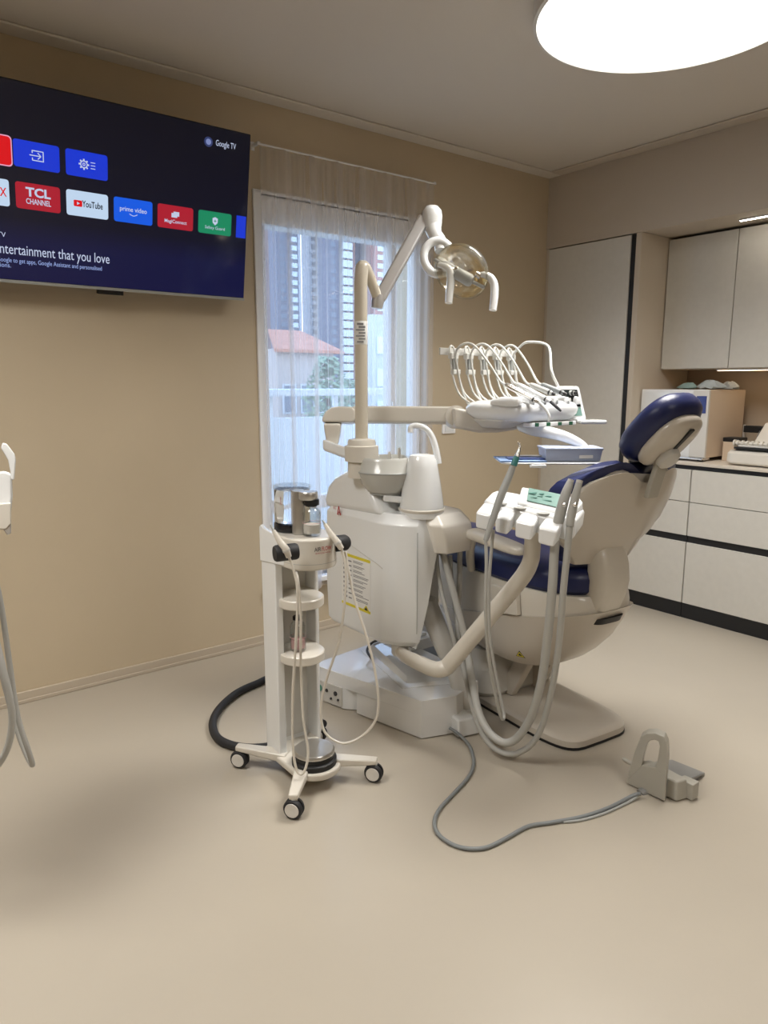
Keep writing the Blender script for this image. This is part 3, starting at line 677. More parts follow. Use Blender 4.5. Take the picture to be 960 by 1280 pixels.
part('cable_box', MB().loft([[(1.845, 1.905, .004), (1.945, 1.880, .004), (1.965, 1.97, .004), (1.86, 1.985, .004)], [(1.850, 1.915, .075), (1.945, 1.890, .075), (1.965, 1.97, .085), (1.86, 1.985, .085)]]), 'white', un, bevel=.008)
# leg between the column and the floor
lg = []
for z, x, y, r in ((0.004, 1.985, 1.965, .056), (.20, 1.955, 2.02, .052), (.38, 1.92, 2.12, .05), (.50, 1.92, 2.2, .05)):
    lg.append([(x+r*math.cos(2*PI*i/20), y+r*.8*math.sin(2*PI*i/20), z) for i in range(20)])
part('support_leg', MB().loft(lg), 'pale_grey', un)
# column body
def ring(z, xl, xs, yf, yb, xr, notch, ch):
    return [(xl, yb, z), (xl, yf+.13+ch, z), (xl+.035, yf+.055+ch*.5, z), (xl+.085, yf+.01, z), (xs, yf, z), (xs+.006, notch, z), (xr, notch, z), (xr, yb, z)]
secs = [ring(.335, 1.715, 1.788, 2.11, 2.60, 2.02, 2.30, 0), ring(.36, 1.700, 1.802, 2.095, 2.62, 2.05, 2.29, 0), ring(.52, 1.700, 1.842, 2.09, 2.63, 2.055, 2.28, 0),
        ring(.72, 1.700, 1.885, 2.09, 2.63, 2.055, 2.27, 0), ring(.845, 1.705, 1.90, 2.095, 2.63, 2.055, 2.27, 0), ring(.885, 1.735, 1.90, 2.11, 2.61, 2.05, 2.27, 0)]
body = part('column_body', MB().loft(secs), 'white', un, bevel=.016, seg=4)
# raised shoulder carrying the lamp foot
sh = MB().prism([PX(x, y, 1.712) for x, y in ((404, 634), (404, 622), (408, 606), (416, 596), (427, 590), (436, 586), (452, 588), (462, 612), (476, 646))], (.28, 0, 0))
part('shoulder', sh, 'white', un, bevel=.03, seg=5)
# panel seams and recess line of the left face
part('panel_seam', MB().tube([PX(x, y, 1.6985) for x, y in ((437, 680), (450, 690), (470, 704), (478, 711))], .0016, n=6), 'pale_grey', un)
sl = [PD(511, 676, 2.865), PD(508, 720, 2.875), PD(504, 780, 2.895)]
part('corner_seam', MB().tube([(1.7865, 2.0985, .82), (1.7868, 2.0975, .60), (1.7868, 2.099, .40)], .0018, n=6), 'mid_grey', un)
# hood over the hose recess
hd = []
for z, xa, xb, y0 in ((.725, 1.872, 2.070, 2.040), (.800, 1.850, 2.072, 2.030), (.845, 1.835, 2.068, 2.035), (.884, 1.842, 2.050, 2.075), (.892, 1.86, 2.02, 2.12)):
    hd.append([(xa, 2.32, z), (xa, y0+.045, z), (xa+.03, y0+.004, z), (xb-.05, y0, z), (xb, y0+.06, z), (xb, 2.32, z)])
part('hose_hood', MB().loft(hd), 'smoke_white', un, bevel=.022, seg=5)
part('hose_recess', MB().box((1.895, 2.262, .40), (2.05, 2.2705, .73)), 'pale_grey', un, smooth=False)
# spittoon support, bowl, cup filler
bc = PD(482, 592, 2.93); bc.z = 1.0
ar = MB(); beam(ar, V((bc.x-.02, bc.y, .945)), V((1.90, 2.19, .925)), V((.03, .05, 0)), V((0, 0, .014)))
part('bowl_bracket', ar, 'white', un, bevel=.008)
br = .118
bowl = part('spittoon_bowl', MB().lathe([(.03, -.035), (.075, -.03), (.098, .0), (.112, .035), (.117, .052), (.113, .056), (.108, .100), (.100, .112), (.093, .106), (.085, .06), (.06, .01), (.02, -.01)], (bc.x, bc.y, .995), (0, 0, 1), 48), 'spittoon_glass', un)
part('bowl_seam', MB().lathe([(.1165, 0), (.1182, .002), (.1182, .006), (.1165, .008)], (bc.x, bc.y, 1.042), (0, 0, 1), 48, hollow=True), 'mid_grey', un)
part('bowl_foot', MB().lathe([(.05, 0), (.07, .004), (.07, .012), (.04, .02)], (bc.x, bc.y, .952), (0, 0, 1), 32), 'mid_grey', un)
part('bowl_clip', MB().obox((bc.x+.085, bc.y-.075, 1.085), V((.022, .01, 0)), V((-.006, .012, 0)), V((0, 0, .012))), 'black', un, bevel=.003)
fc = PD(527, 630, 2.90)
part('cup_filler_column', MB().lathe([(.090, .870-.0), (.092, .895), (.088, .93), (.078, 1.0), (.066, 1.065), (.060, 1.10), (.050, 1.118), (.02, 1.124)], (fc.x, fc.y, 0), (0, 0, 1), 40), 'white', un)
part('column_collar', MB().lathe([(.093, 0), (.095, .003), (.095, .010), (.09, .013)], (fc.x, fc.y, .893), (0, 0, 1), 40), 'warm_white', un)
part('water_spout', MB().tube([PD(548, 580, 2.90), PD(545, 562, 2.90), PD(540, 546, 2.90), PD(532, 536, 2.90), PD(521, 532, 2.90), PD(514, 534, 2.90), PD(513, 541, 2.90)], [.015, .014, .013, .0125, .012, .012, .012], n=12), 'white', un)
for k, q in enumerate(((487, 566), (499, 561))):
    part('water_nozzle', MB().lathe([(.006, -.03), (.007, .0), (.005, .018)], PD(q[0], q[1]+4, 2.95), (0, 0, 1), 12), 'white_matte', un)
# lamp foot
pole = PD(452, 550, 2.92); px_, py_ = pole.x, pole.y
part('lamp_foot', MB().lathe([(.058, 1.02), (.058, 1.166), (.054, 1.176), (.03, 1.180)], (px_, py_, 0), (0, 0, 1), 36), 'warm_white', un)
# notice on the side face
nt_ = [PX(x, y, 1.6988) for x, y in ((427, 689), (463, 701), (463, 766), (424, 754))]
ya_, yb_ = nt_[0].y, nt_[1].y
def N(u, v, n=0):      # u 0..1 towards the room, v 0..1 upwards on the notice
    zt, zb = .678, .455
    return V((1.6990-n, 2.60+(2.372-2.60)*u, zb+(zt-zb)*v))
ua_, ub_ = PX(427, 700, 1.699), PX(463, 735, 1.699)
NY0, NY1 = ua_.y, ub_.y; NZ1, NZ0 = (PX(427, 689, 1.699).z+PX(463, 701, 1.699).z)/2, (PX(463, 766, 1.699).z+PX(425, 754, 1.699).z)/2
def N(u, v, n=0): return V((1.6992-n, NY0+(NY1-NY0)*u, NZ0+(NZ1-NZ0)*v))
def nrect(u0, u1, v0, v1, n=0, t=.0004): return MB().prism([N(u0, v0, n), N(u1, v0, n), N(u1, v1, n), N(u0, v1, n)], (-t, 0, 0))
nb = part('notice_sheet', nrect(0, 1, 0, 1), 'paper', un, smooth=False)
part('yellow_band', nrect(0, 1, .945, 1, .0006), 'yellow', nb, smooth=False); part('yellow_band', nrect(0, 1, 0, .05, .0006), 'yellow', nb, smooth=False)
lm = MB(); rn = random.Random(4)
for k in range(9):
    v = .90-.088*k
    for r in range(2):
        lm.add(*((lambda q: (q.v, q.f))(nrect(.42, .70+.26*rn.random(), v-.012-.026*r, v-.026*r, .0007))))
    lm.add(*((lambda q: (q.v, q.f))(nrect(.07, .20, v-.045, v-.005, .0007)))); lm.add(*((lambda q: (q.v, q.f))(nrect(.25, .36, v-.045, v-.020, .0007))))
part('notice_text', lm, 'mark_grey', nb, smooth=False)
part('warning_triangle', MB().prism([N(.74, .03, .001), N(.98, .03, .001), N(.86, .14, .001)], (-.0004, 0, 0)), 'yellow', nb, smooth=False)
part('warning_mark', MB().prism([N(.80, .045, .0015), N(.92, .045, .0015), N(.86, .105, .0015)], (-.0003, 0, 0)), 'dark_mark', nb, smooth=False)
# maker's emblem: a small red letter A with a tiny red word before it
ec = PX(421, 637, 1.6988); ec.x = 1.698
sc_ = lambda dy, dz: V((1.6975, ec.y+dy, ec.z+dz))
em = part('emblem', MB().prism([sc_(-.004, -.020), sc_(-.012, -.022), sc_(-.020, .018), sc_(-.014, .018)], (-.0005, 0, 0)).prism([sc_(-.016, .018), sc_(-.020, .018), sc_(-.034, -.020), sc_(-.027, -.022)], (-.0005, 0, 0)).prism([sc_(-.010, -.006), sc_(-.010, -.010), sc_(-.027, -.011), sc_(-.027, -.007)], (-.0005, 0, 0)), 'red_mark', un, smooth=False)
lettering('ANT', sc_(.026, .006), (0, -1, 0), (0, 0, 1), .022, 'red_mark', un, 'emblem_lettering', width=.026)

# ================================================================== OPERATING LIGHT
ol = thing('operating_light', 'cream pole operating light with clear round reflector and two white handles', 'dental lamp', (px_, py_, 1.176))
def PL(x, y, d=2.92): return PD(x, y, d)
top = V((px_, py_, 1.78))
part('pole', MB().tube([(px_, py_, 1.174), (px_, py_, 1.40), (px_, py_, 1.62), (px_, py_, 1.72)], .0265, n=20, sub=3), 'cream', ol)
pm = [V((px_, py_, 1.72)), V((px_, py_, 1.79)), V((px_, py_, 1.83))]
dirn = (PD(473, 380, 2.90)-V((px_, py_, 0))); jt = PD(472, 377, 2.90)
part('pole_bend', MB().tube([(px_, py_, 1.715), (px_, py_, 1.80), V((px_, py_, 1.855))+V((jt.x-px_, jt.y-py_, 0))*.12, V((px_, py_, 1.855))+V((jt.x-px_, jt.y-py_, -.06))*.5, jt+V((0, 0, .012))], [.0265, .027, .027, .022, .02], n=18), 'cream', ol)
lbm = MB()
part('rating_label', MB().lathe([(.0268, 1.555), (.0272, 1.556), (.0272, 1.645), (.0268, 1.646)], (px_, py_, 0), (0, 0, 1), 28), 'paper', ol)
dv = (V((0, 0, 0))-V((px_, py_, 0))).normalized(); rv = V((0, 0, 1)).cross(dv)
for k in range(7):
    o_ = V((px_, py_, 1.565+.0115*k))+dv*.0274
    lbm.obox(o_+rv*(.004 if k % 2 else -.003), rv*(.013 if k not in (2, 4) else .018), dv*.0003, V((0, 0, .0028 if k < 5 else .004)))
part('label_print', lbm, 'mark_grey', ol, smooth=False)
part('lower_joint', MB().lathe([(.010, -.030), (.024, -.027), (.026, 0), (.024, .027), (.010, .030)], jt, (.1, -.1, 1), 22), 'aluminium', ol)
el = PD(531, 272, 2.93)
a_ = MB(); ax = (el-jt).normalized(); hv = FW.cross(ax).normalized(); 
beam(a_, jt+ax*.01, el, hv*.025, FW*.018)
part('spring_arm', a_, 'aluminium', ol, bevel=.010, seg=4)
part('arm_slot', MB().obox(jt.lerp(el, .62)+hv*-.026-FW*.0, ax*.055, hv*.001, FW*.008), 'paper', ol, smooth=False)
ec_ = PD(540, 271, 2.93)
part('elbow_cap', MB().lathe([(.030, -.050), (.040, -.045), (.043, .0), (.040, .022), (.026, .040), (.006, .046)], ec_, (0, 0, 1), 28), 'white', ol)
sw = [PD(541, 284, 2.93), PD(544, 294, 2.92), PD(550, 302, 2.92), PD(551, 314, 2.91)]
part('drop_arm', MB().tube(sw, [.036, .030, .027, .024], n=16), 'white', ol)
dc = PD(576, 340, 2.80)                                     # middle of the reflector
dn = (CAM - dc).normalized(); dn = (dn*.62 + V((-.35, .05, -.55)) + _R*-.20).normalized()   # where it shines
yk = PD(548, 322, 2.90)
# yoke: an open ring behind the reflector
yr = []
yu = (_R*.85 - UP*.35).normalized(); yv = (UP*.9 + _R*.25).normalized()
for k in range(13):
    t = math.radians(60 + 260*k/12)
    yr.append(yk + yu*.062*math.cos(t) + yv*.066*math.sin(t))
part('yoke', MB().tube(yr, [.018]*13, n=12, sub=3), 'white', ol)
part('yoke_bar', MB().tube([yk+yu*.045-yv*.042, PD(556, 330, 2.86), PD(568, 336, 2.83)], [.016, .014, .012], n=12), 'white', ol)
part('tilt_joint', MB().lathe([(.018, -.02), (.024, -.014), (.024, .014), (.018, .02)], yk+yu*.015-yv*.02, yu, 18), 'mid_grey', ol)
R0 = .112
prof = [(R0*math.sin(math.radians(a)), -.085*(math.cos(math.radians(a)))) for a in (6, 18, 30, 42, 54, 66, 78, 88)]
rfl = part('reflector', MB().lathe([(r, z) for r, z in prof] + [(r-.004, z+.004) for r, z in prof[::-1]], dc, dn, 44), 'dichroic', ol)
part('reflector_rim', MB().lathe([(R0-.003, -.006), (R0+.004, -.004), (R0+.004, .003), (R0-.003, .004), (R0-.005, -.002)], dc, dn, 44, hollow=True), 'jar_glass', ol)
ub_ = (yu - dn*yu.dot(dn)).normalized()
part('bulb_bar', MB().tube([dc-ub_*R0*1.02+dn*.012, dc+dn*.022, dc+ub_*R0*1.02+dn*.012], .007, n=10), 'mid_grey', ol)
part('bulb_housing', MB().lathe([(.012, -.035), (.023, -.030), (.025, .03), (.020, .042), (.008, .046)], dc+dn*.018+ub_*.018, ub_, 24), 'mid_grey', ol)
part('bulb', MB().lathe([(.006, 0), (.011, .008), (.011, .028), (.005, .036)], dc+dn*.015-ub_*.055, ub_, 16), 'steel', ol)
for nm, pts in (('handle', [(548, 331, 2.80), (556, 333, 2.79), (562, 338, 2.79), (563.5, 350, 2.79), (562, 366, 2.79), (561, 379, 2.79)]),
                ('handle', [(600, 343, 2.78), (607, 344, 2.77), (614, 348, 2.77), (618, 357, 2.77), (618, 372, 2.77), (616, 388, 2.77)])):
    part(nm, MB().tube([PD(*q) for q in pts], [.010, .013, .015, .0155, .0155, .014], n=14), 'white', ol)
for q, d in (((571, 337), 2.79), ((598, 344), 2.78)):
    part('handle_pivot', MB().lathe([(.008, -.012), (.012, -.010), (.012, .010), (.008, .012)], PD(*q, d), ub_, 14), 'chrome', ol)

# ================================================================== INSTRUMENT TABLE (delivery unit on its arm)
dt = thing('instrument_table', 'white dentist instrument table with whip rods, held on a long horizontal arm', 'instrument table', (px_, py_+.12, 1.08))
part('post_ring', MB().lathe([(.060, 1.085), (.070, 1.088), (.070, 1.150), (.060, 1.153)], (px_, py_, 0), (0, 0, 1), 36), 'warm_white', dt)
A0, A1 = PD(437, 568, 2.97), PD(404, 556, 3.05)
lk = MB(); beam(lk, A0, A1, FW*.030, UP*.024); part('lower_link', lk, 'white', dt, bevel=.012, seg=4)
A2 = PD(416, 520, 3.05)
part('riser', MB().loft([[A2+_R*(sx*.028*k)+_F*(sy*.028*k)-UP*dz for sx, sy in ((-1, -1), (1, -1), (1, 1), (-1, 1))] for k, dz in ((1.35, .03), (1.2, .065), (.95, .11), (.8, .125))]), 'warm_white', dt, bevel=.01)
cp = MB().prism([PD(x, y, 3.02) for x, y in ((402, 527), (403, 521), (407, 514), (414, 509), (424, 507.5), (440, 508), (444, 513), (444, 523), (441, 528), (428, 527.5))], FW*.085)
part('elbow_cover', cp, 'warm_white', dt, bevel=.008)
ab = MB(); beam(ab, PD(440, 518.6, 3.06), PD(566, 519.5, 3.02), FW*.032, UP*.036); part('horizontal_arm', ab, 'warm_white', dt, bevel=.012, seg=4)
part('arm_joint', MB().lathe([(.020, -.046), (.044, -.044), (.047, -.02), (.047, .02), (.044, .044)], PD(569, 521.5, 3.01), -FW, 30), 'warm_white', dt)
fo = MB().prism([PD(x, y, 2.92) for x, y in ((566, 508.5), (580, 511), (597, 519), (618, 523), (650, 524), (668, 529), (650, 535), (625, 539), (600, 539.5), (583, 536), (568, 533))], FW*.06)
part('forearm', fo, 'warm_white', dt, bevel=.012, seg=4)
KX0, KX1, KY0, KY1 = 2.03, 2.395, 1.80, 2.13
def kring(z, i, n=6):
    x0, x1, y0, y1, r = KX0+i, KX1-i, KY0+i*.6, KY1-i, .06
    pts = []
    for qx, qy, a0 in ((x1-r, y1-r, 0), (x0+r, y1-r, 90), (x0+r*.6, y0+r*.6, 180), (x1-r*.6, y0+r*.6, 270)):
        rr = r if a0 < 170 else r*.6
        for k in range(n): t = math.radians(a0+90*k/(n-1)); pts.append((qx+rr*math.cos(t), qy+rr*math.sin(t), z))
    return pts
part('console_body', MB().loft([kring(1.255, .05), kring(1.262, .025), kring(1.285, .004), kring(1.305, 0), kring(1.325, .012), kring(1.334, .035), kring(1.338, .07)]), 'white', dt, angle=60)
part('console_underside', MB().loft([[(2.05, 2.08, 1.262), (2.05, 1.90, 1.262), (2.20, 1.88, 1.262), (2.20, 2.08, 1.262)], [(2.09, 2.06, 1.225), (2.09, 1.97, 1.225), (2.18, 1.97, 1.225), (2.18, 2.06, 1.225)]]), 'white_matte', dt, bevel=.01)
hx5 = [2.072, 2.140, 2.210, 2.280, 2.348]
for k, x in enumerate(hx5):
    for sx in (-.036, .036):
        part('holder_saddle', MB().loft([[(x+sx+.017*math.cos(t)*q, y, 1.326+.028*max(math.sin(t), -.3)*q) for t in [2*PI*i/14 for i in range(14)]] for y, q in ((1.806, .45), (1.812, .85), (1.84, 1.0), (1.90, .95), (1.955, .5))]), 'white', dt)
# keypad strip with four green keys
ks = part('keypad_strip', MB().box((2.10, 1.806, 1.238), (2.37, 1.85, 1.2545)), 'pvc', dt, bevel=.004)
for k in range(4): part('key', MB().box((2.120+.068*k, 1.8030, 1.2395), (2.140+.068*k, 1.807, 1.2535)), 'green_led', dt, bevel=.001)
# whip rods
wr_x = [2.015+.085*k for k in range(5)]
for k, x in enumerate(wr_x):
    r_ = MB()
    for s_ in (-.016, .016):
        r_.tube([(x+.045+s_, 2.085, 1.325), (x+.030+s_, 2.13, 1.36), (x+.012+s_, 2.15, 1.43), (x+s_*.8, 2.16, 1.525), (x+s_*.6, 2.165, 1.545)], .0042, n=8)
    r_.tube([(x-.010, 2.165, 1.545), (x, 2.166, 1.552), (x+.010, 2.165, 1.545)], .0042, n=8)
    rod = part('whip_rod', r_, 'light_hose', dt)
    part('rod_clip', MB().obox((x+.002, 2.156, 1.512), (.020, 0, 0), (0, .011, 0), (0, 0, .012)), 'light_hose', rod, bevel=.003)
    part('rod_clip', MB().obox((x+.010, 2.150, 1.448), (.020, 0, 0), (0, .010, 0), (0, 0, .010)), 'light_hose', rod, bevel=.003)
    part('rod_insert', MB().obox((x+.006, 2.150, 1.480), (.012, 0, 0), (0, .006, 0), (0, 0, .022)), 'mid_grey', rod, bevel=.002)
part('rod_rail', MB().obox((2.19, 2.185, 1.530), (.222, 0, 0), (0, .004, 0), (0, 0, .014)), 'pale_grey', dt, bevel=.002)
# small control display
du, dvv = V((.050, -.018, 0)), V((-.006, .018, .068)); dcn = PD(714, 504, 2.86); dnn = du.cross(dvv).normalized()
if dnn.dot(CAM-dcn) < 0: dnn = -dnn
part('display_case', MB().rrect(dcn-dnn*.016, du, dvv, dnn*.018, .012), 'white', dt, bevel=.004)
part('display_screen', MB().obox(dcn+dvv*.28+dnn*.0026, du*.74, dvv*.50, dnn*.0008), 'lcd_dark', dt, smooth=False)
part('display_digits', MB().obox(dcn+dvv*.22-du*.32+dnn*.0036, du*.06, dvv*.09, dnn*.0004).obox(dcn+dvv*.22-du*.05+dnn*.0036, du*.06, dvv*.09, dnn*.0004).obox(dcn+dvv*.60+du*.5+dnn*.0036, du*.07, dvv*.05, dnn*.0004), 'paper', dt, smooth=False)
part('display_keys', MB().obox(dcn-dvv*.50+dnn*.0026, du*.70, dvv*.24, dnn*.0008), 'lcd', dt, smooth=False)
part('grip_plate', MB().obox(PD(738, 527, 2.86), _R*.052, _F*.05, V((0, 0, .008))), 'white', dt, bevel=.006)
# tray arm
part('tray_arm', MB().tube([V((2.22, 1.95, 1.235)), PD(668, 537, 2.80), PD(700, 544, 2.72), PD(722, 553, 2.69), PD(732, 562, 2.68), PD(735, 575, 2.68)], [.030, .026, .022, .018, .015, .014], n=14), 'white', dt)
# handpieces, each with its own hose
def rodhose(k, end, mids): 
    x = wr_x[k]
    return [V((x+.048, 2.10, 1.30)), V((x+.030, 2.128, 1.37)), V((x+.014, 2.14, 1.45)), V((x+.002, 2.142, 1.52)), V((x+.012, 2.115, 1.556))] + [V(m) for m in mids] + [V(end)]
hp_lab = ['steel dental handpiece with bent white tip, first from the arm side of the instrument table', 'white dental handpiece with dark end, second from the arm side of the instrument table',
          'grey slim dental handpiece lying in the middle holder of the table', 'grey dental handpiece with black end in the fourth holder of the table', 'dental syringe under the highest arched hose, nearest the small display']
hp_mat = ['steel', 'white', 'grey_hose', 'cable_grey', 'mid_grey']
for k in range(5):
    x = hx5[k]; e0, e1 = V((x-.012, 1.905, 1.398)), V((x+.020, 1.768 if k < 2 else 1.820, 1.334 if k < 2 else 1.364))
    t = thing('dental_handpiece', hp_lab[k], 'handpiece', (x, 1.87, 1.345), 'handpieces on the instrument table')
    wx = wr_x[k]
    mids = [(wx+.020+(x-wx)*.25, 2.075, 1.552), (wx+.030+(x-wx)*.5, 2.02, 1.488), (wx+.025+(x-wx)*.8, 1.96, 1.412)] if k < 4 else [(wx+.02, 2.075, 1.575), (wx+.045, 1.99, 1.555), (x+.0, 1.925, 1.455), (x+.012, 1.90, 1.395)]
    if k == 4: e0 = V((x+.014, 1.885, 1.365))
    part('hose', MB().tube(rodhose(k, e0, mids), .0044 if k < 4 else .0056, n=10), 'light_hose', t)
    d = (e1-e0)
    part('handle', MB().tube([e0, e0+d*.15, e0+d*.8, e1], [.0075, .0108, .0108, .0080], n=14, sub=3), hp_mat[k], t)
    part('ring', MB().lathe([(.0085, 0), (.0106, .002), (.0106, .008), (.0085, .010)], e0+d*.82, d, 14), 'black', t)
    if k == 0: part('tip', MB().tube([e1, e1+V((.006, -.030, -.028)), e1+V((.010, -.045, -.055)), e1+V((.004, -.045, -.072))], [.0072, .0062, .005, .003], n=10), 'white', t)
    elif k == 1: part('tip', MB().tube([e1, e1+V((.004, -.03, -.022)), e1+V((.007, -.045, -.034))], [.0072, .006, .0035], n=10), 'dark_mark', t)
    else: part('tip', MB().tube([e1, e1+d.normalized()*.012], [.0072, .006], n=10), 'black', t)

# ---- tray below the table with what lies on it
tr = thing('instrument_tray', 'thin steel instrument tray hanging below the instrument table', 'tray', PD(682, 575, 2.66))
tcn = PD(684, 577, 2.68)
part('plate', MB().rrect(tcn, _R*.185, _F*.10, V((0, 0, .006)), .03), 'aluminium', tr, bevel=.002)
part('grip_lip', MB().rrect(tcn-_R*.055-_F*.095+V((0, 0, -.012)), _R*.03, _F*.012, V((0, 0, .012)), .008), 'white', tr, bevel=.003)
solo('tray_paper', MB().obox(tcn-_R*.105+V((0, 0, .0092)), _R*.085+UP*.0, _F*.085, V((0, 0, .003))), 'blue_paper', 'blue paper napkin lying on the steel tray beside the plastic box', 'napkin', bevel=.001)
ins_ = thing('tray_instrument', 'dark instrument pouch with blue edge lying on the tray napkin', 'pouch', tcn-_R*.10+V((0, 0, .0125)))
part('pouch', MB().obox(tcn-_R*.085-_F*.02+V((0, 0, .0155)), _R*.07, _F*.035, V((0, 0, .0028))), 'dark_blue_paper', ins_, bevel=.001)
part('handle', MB().tube([tcn-_R*.12-_F*.03+V((0, 0, .024)), tcn-_R*.03-_F*.035+V((0, 0, .024))], .0040, n=8), 'pedal_dark', ins_)
pbx = thing('plastic_box', 'translucent blue plastic box with a white label on the steel tray', 'box', tcn+_R*.085+V((0, 0, .0065)))
c_ = tcn+_R*.080-_F*.01+V((0, 0, .0075))
def tb_(i, z): return [c_+_R*sx*(.105-i)+_F*sy*(.062-i)+V((0, 0, z)) for sx, sy in ((-1, -1), (1, -1), (1, 1), (-1, 1))]
part('tub', MB().loft([tb_(.006, 0), tb_(.0, .042), tb_(.003, .042), tb_(.009, .003)]), 'blue_plastic', pbx, bevel=.002)
part('lid', MB().loft([tb_(-.003, .042), tb_(-.003, .050)]), 'blue_plastic', pbx, bevel=.002)
part('label', MB().obox(c_+_R*.045-_F*.0635+V((0, 0, .018)), _R*.025, _F*.0006, V((0, 0, .006))), 'paper', pbx, smooth=False)

# ================================================================== ASSISTANT CONSOLE
AU = (_R*math.cos(.60) - _F*math.sin(.60)).normalized(); AV = (-_R*math.sin(.60) - _F*math.cos(.60)).normalized()
def assistant_console(ccn, name, label, mirror=False, disp=True):
    t = thing(name, label, 'assistant console', (ccn.x, ccn.y, ccn.z-.03))
    def Q(u, v, z): return ccn + AU*u*.86 + AV*(v-.30*z) + V((0, 0, z - .10*u - .26*v))
    outline = [(-.195, -.03), (-.185, -.055), (-.12, -.065), (.16, -.072), (.19, -.055), (.195, .03), (.17, .05), (-.16, .05), (-.19, .035)]
    part('body', MB().loft([[Q(u*.96, v*.92, -.036) for u, v in outline], [Q(u, v, -.024) for u, v in outline], [Q(u, v, .018) for u, v in outline], [Q(u*.97, v*.9, .028) for u, v in outline]]), 'white', t, bevel=.006)
    deck = [(-.085, -.068), (.165, -.072), (.185, -.05), (.17, .022), (-.055, .022)]
    part('deck', MB().loft([[Q(u, v, .024) for u, v in deck], [Q(u*.97, v*.95, .052 if v < 0 else .036) for u, v in deck]]), 'white', t, bevel=.006)
    for (u0, u1, d) in ((-.188, -.122, .004), (-.106, -.040, .0), (-.022, .056, .0), (.074, .150, .004)):
        part('holder_block', MB().loft([[Q(u0+.006, .045, -.044), Q(u1-.006, .045, -.044), Q(u1-.006, .088+d, -.044), Q(u0+.006, .088+d, -.044)], [Q(u0, .04, .022), Q(u1, .04, .022), Q(u1, .094+d, .010), Q(u0, .094+d, .010)]]), 'white', t, bevel=.008)
    for u in (-.114, -.031, .065):
        part('holder_ring', MB().lathe([(.014, 0), (.021, .001), (.021, .005), (.014, .006)], Q(u, .038, .0255), (0, 0, 1), 22, hollow=True), 'pale_grey', t)
        part('holder_hole', MB().lathe([(.003, 0), (.0145, .0005), (.0145, .0035), (.003, .004)], Q(u, .038, .0275), (0, 0, 1), 22), 'mid_grey', t)
    if disp:
        a, b_ = Q(-.045, -.052, .056), Q(.115, -.052, .056)
        dq = [Q(-.050, -.058, .0535), Q(.10, -.060, .0535), Q(.115, .008, .0415), (Q(-.022, .008, .0415))]
        part('display', MB().prism(dq, V((0, 0, .002))), 'lcd', t, smooth=False)
        nd = V((0, 0, .0026))
        mm = MB()
        for u, v, su, sv in ((-.02, -.035, .012, .010), (.015, -.040, .008, .006), (.015, -.025, .010, .003), (.045, -.035, .010, .004), (-.005, -.012, .012, .003), (.05, -.012, .018, .003)):
            zz = .0535-.012*(v+.058)/.066
            mm.obox(Q(u, v, zz)+nd, AU*su, AV*sv+V((0, 0, -sv*.18)), V((0, 0, .0004)))
        part('display_marks', mm, 'lcd_mark', t, smooth=False)
    return t, Q
acn = PD(664, 642, 2.40)
at_, Q = assistant_console(acn, 'assistant_console', 'white assistant console with green display on a bent white arm beside the chair')
stem = PD(668, 664, 2.385)
part('support_arm', MB().tube([PD(500, 812, 2.97), PD(505, 819, 2.91), PD(520, 827, 2.82), PD(541, 836, 2.76), PD(553, 836, 2.74), PD(563, 829, 2.73), PD(600, 785, 2.64), PD(645, 731, 2.53), PD(657, 715, 2.49), PD(663, 702, 2.46), PD(665, 690, 2.44), PD(667, 652, 2.40)],
     [.026, .027, .029, .031, .032, .032, .031, .030, .030, .029, .028, .028], n=18), 'warm_white', at_)
part('arm_hub', MB().lathe([(.03, -.03), (.036, -.02), (.036, .02), (.03, .03)], PD(500, 810, 2.97), (0, 0, 1), 24), 'pale_grey', at_)
# slim syringe on its hose
sy = thing('dental_syringe', 'slim grey syringe with a curved fine tip standing in the assistant console', 'syringe', PD(622, 640, 2.40))
part('handle', MB().tube([PD(607, 676, 2.33), PD(617, 646, 2.335), PD(627, 618, 2.34), PD(637, 594, 2.345), PD(641, 583, 2.345)], [.0085, .012, .0135, .012, .0105], n=14), 'mid_grey', sy)
part('grip_band', MB().tube([PD(642, 582, 2.345), PD(646, 571, 2.345)], [.0112, .0105], n=14), 'teal_band', sy)
part('tip', MB().tube([PD(646, 571, 2.345), PD(649, 562, 2.345), PD(649.5, 556, 2.345), PD(647, 553, 2.345)], [.0095, .005, .0035, .0025], n=10), 'steel', sy)
part('hose', MB().tube([PD(607, 676, 2.33), PD(608, 705, 2.33), PD(607, 760, 2.35), PD(610, 815, 2.42), PD(618, 862, 2.50), PD(626, 896, 2.56), PD(630, 894, 2.60), PD(623, 858, 2.58), PD(613, 800, 2.53), PD(611, 740, 2.48), PD(614, 690, 2.45), PD(617, 662, 2.44)], .0058, n=10), 'grey_hose', sy)
